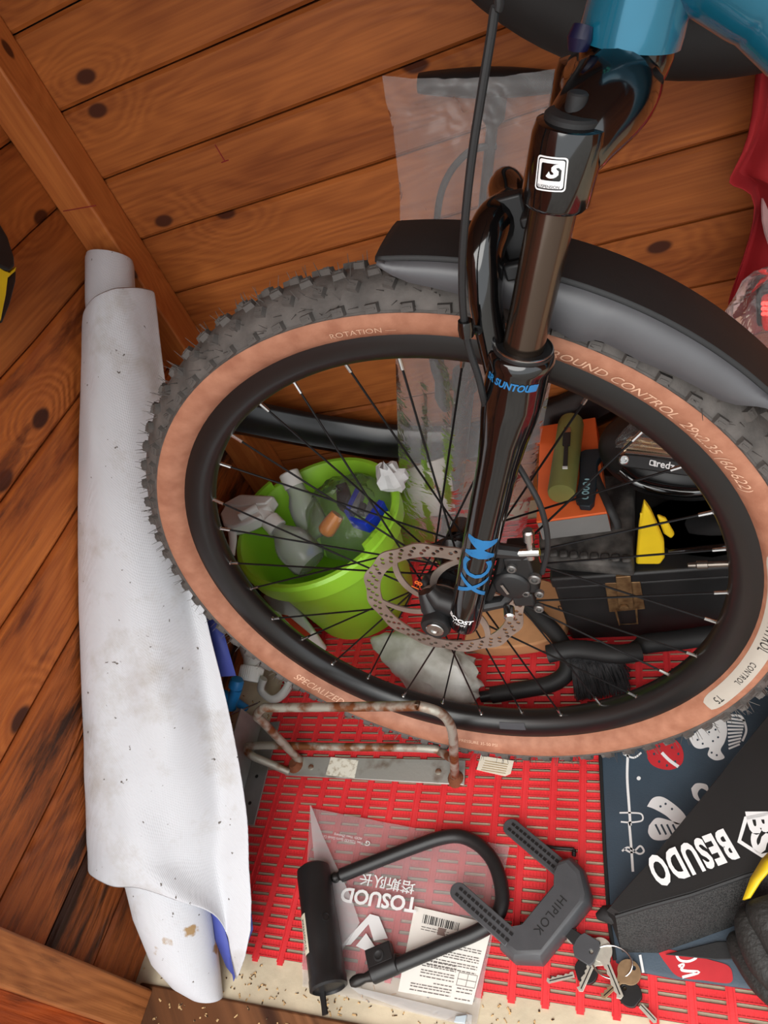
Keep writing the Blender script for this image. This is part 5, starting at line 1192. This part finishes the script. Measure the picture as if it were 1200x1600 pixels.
# multitool: plane square to the viewer resting against the saddle
mp0 = PY(1030, 720, .715)
def mtp(x, y, off=0): return PL(x, y, mp0, FWD) - FWD * off
mtl = thing('multitool', 'folding black and steel bicycle multitool resting on the saddle', 'multitool', mtp(1030, 745))
mb = MB(); mb.prism([mtp(x, y, .006) for x, y in sp2([(964, 716), (968, 711), (1000, 713), (1060, 722), (1092, 730), (1096, 737), (1090, 744), (1060, 742), (1000, 733), (968, 727), (964, 716)], 3)[:-1]], FWD * .006); hs = mb.build('handle_plate', 'black', mtl, bevel=.001)
M['goldsteel'] = mat('warm_polished_steel', S(214, 190, 160), .25, .9)
for i, (a, b, m_) in enumerate((((972, 712), (1064, 716), 'steel'), ((975, 703), (1052, 707), 'goldsteel'), ((978, 697), (1056, 701), 'goldsteel'), ((982, 690), (1056, 695), 'goldsteel'))):
    MB().tube([mtp(*a, -.002), mtp(a[0] + 4, a[1] - 5, .001), mtp(*b, .001)], .0034, 8).build('tool_bit', m_, mtl)
for x, y in ((1066, 716), (1057, 699)): MB().box(mtp(x, y, .003), (.012, .006, .008), Matrix((RIGHT, DOWN, FWD)).transposed()).build('bit_tip', 'steel', mtl, bevel=.001)
for x, y in ((972, 719), (1086, 737)): MB().lathe(mtp(x, y, .006), -FWD, [(.0062, 0), (.0062, .002), (.005, .003), (.003, .003), (.0028, .0012), (.0005, .0012)], 18).build('pivot_screw', 'steel', mtl)
bm = text_mesh('tredz', .0130, bold=.0002); warp(bm, frame_fn(mtp(1034, 727, .0066), mtp(1047, 729, 0) - mtp(1021, 724, 0), mtp(1033, 720, 0) - mtp(1034, 730, 0)), 'lettering', 'white_print', hs)
bm = curve_mesh([rrect(.0085, .0070, .0015), rrect(.006, .0046, .001)]); warp(bm, frame_fn(mtp(1017, 724, .0066), mtp(1047, 729, 0) - mtp(1021, 724, 0), mtp(1033, 720, 0) - mtp(1034, 730, 0)), 'logo_box', 'white_print', hs)
rows = []
for j in range(10):
    rows.append([mtp(960 + 110 * i / 9 + 8 * mn.noise(V((i, j, 0))), 700 - 55 * math.sin(PI * i / 9 * .9 + .2) * j / 9, .004 + .012 * mn.noise(V((i * .9, j * .9, 2)))) for i in range(10)])
o = MB().grid(rows).build('multitool_wrapper', 'clearbag', angle=20); tag(o, 'torn clear plastic wrapper behind the multitool', 'wrapper')

# ---- red cloth hanging at the right
M['redcloth'] = mat('dark_red_cloth', S(170, 26, 34), .85, var=.18, scale=9)
rows = []
edge = [((1180, 100), .925), ((1176, 180), .915), ((1158, 235), .905), ((1132, 272), .90), ((1136, 284), .90), ((1176, 290), .90), ((1176, 340), .90), ((1160, 400), .895), ((1142, 455), .89), ((1132, 492), .885), ((1150, 522), .88)]
for j, ((x, y), Y) in enumerate(edge):
    r = []
    for i in range(13):
        u = i / 12; r.append(PY(x + (1330 - x) * u ** 1.3, y - 24 * u, Y) + V((0, -.016 * math.sin(u * 16 + j * .4) * (1 - .3 * u), 0)))
    rows.append(r)
o = MB().grid(rows).build('red_cloth', 'redcloth', angle=60, solid=.002); md = o.modifiers.new('smooth', 'SUBSURF'); md.levels = 1; md.render_levels = 1; tag(o, 'dark red cloth hanging on the back wall at the right edge', 'cloth')
bgl = thing('light_bag', 'clear plastic bag holding a glowing red rear light at the right edge', 'plastic bag', PY(1200, 560, .84))
rows = []; c0 = PY(1225, 500, .84)
for i in range(14):
    ph = PI * i / 13; rows.append([c0 + V((.062 * math.sin(ph) * math.cos(t), .035 * math.sin(ph) * math.sin(t), .075 * math.cos(ph))) * (1 + .22 * mn.noise(V((math.cos(t) * 2, math.sin(t) * 2, i * .5)))) for t in [2 * PI * k / 24 for k in range(24)]])
MB().grid(rows, cv=True).build('film', plastic_film('pinkish_film', (.90, .78, .78), .08, .5, 40, .25), bgl, angle=30)
hk = c0 + V((.01, 0, .16)); hk.y = .955
MB().tube(smooth_path([c0 + V((0, 0, .066)), c0 + V((-.012, .05, .11)), hk + V((-.008, -.012, .004)), hk + V((.006, -.012, .004)), c0 + V((.02, .05, .11)), c0 + V((.008, 0, .066))], 5), .0045, 8, sq=.5).build('tied_handle', mat('twisted_film', S(190, 150, 150), .4), bgl)
o = MB().tube([V((hk.x, .966, hk.z)), V((hk.x, .940, hk.z)), V((hk.x, .934, hk.z + .010))], .0028, 8).build('wall_peg', pegm); tag(o, 'small steel peg on the back wall holding the bag with the red light', 'peg')
lt = thing('rear_light', 'small red bicycle rear light inside the clear bag at the right edge', 'light', PY(1200, 520, .84))
MB().box(PY(1212, 486, .835), (.030, .022, .044)).build('lens', mat('red_lens', S(220, 20, 24), .2, emit=((1, .02, .02, 1), .12)), lt, bevel=.006, bseg=3)
MB().box(PY(1214, 486, .835) + V((0, .017, 0)), (.040, .014, .054)).build('back_shell', 'black', lt, bevel=.004)
mb = MB()
for i in range(3):
    for j in range(3): mb.lathe(PY(1193 + 6 * i, 474 + 8 * j, .823), (0, -1, 0), [(.0028, 0), (.0022, .0014), (.0004, .002)], 10)
stuff(mb.build('led_dots', mat('red_led', S(255, 60, 60), .3, emit=((1, .05, .04, 1), 2.0)), lt))

# ---- black and yellow bag hung on the left wall
jk = thing('hanging_bag', 'black and yellow bag hanging on the left wall above the tarpaulin', 'bag', PX(-20, 430, -.74))
def fx(pts, X, th, nm, m, parent, bev=.004): return MB().prism([PX(x, y, X) for x, y in pts], (-th, 0, 0)).build(nm, m, parent, bevel=bev, bseg=3)
fx([(-70, 330), (0, 346), (14, 370), (24, 402), (25, 416), (16, 424), (4, 419), (-10, 410), (-70, 400)], -.735, .045, 'black_top', 'black', jk)
fx([(-70, 404), (-8, 412), (6, 422), (16, 426), (27, 416), (24, 424), (13, 434), (10, 460), (2, 500), (-14, 520), (-70, 520)], -.738, .040, 'yellow_panel', 'yellow', jk)
fx([(13, 434), (26, 422), (25, 440), (16, 475), (4, 505), (2, 498), (4, 470)], -.742, .030, 'black_edge', 'black', jk, .002)
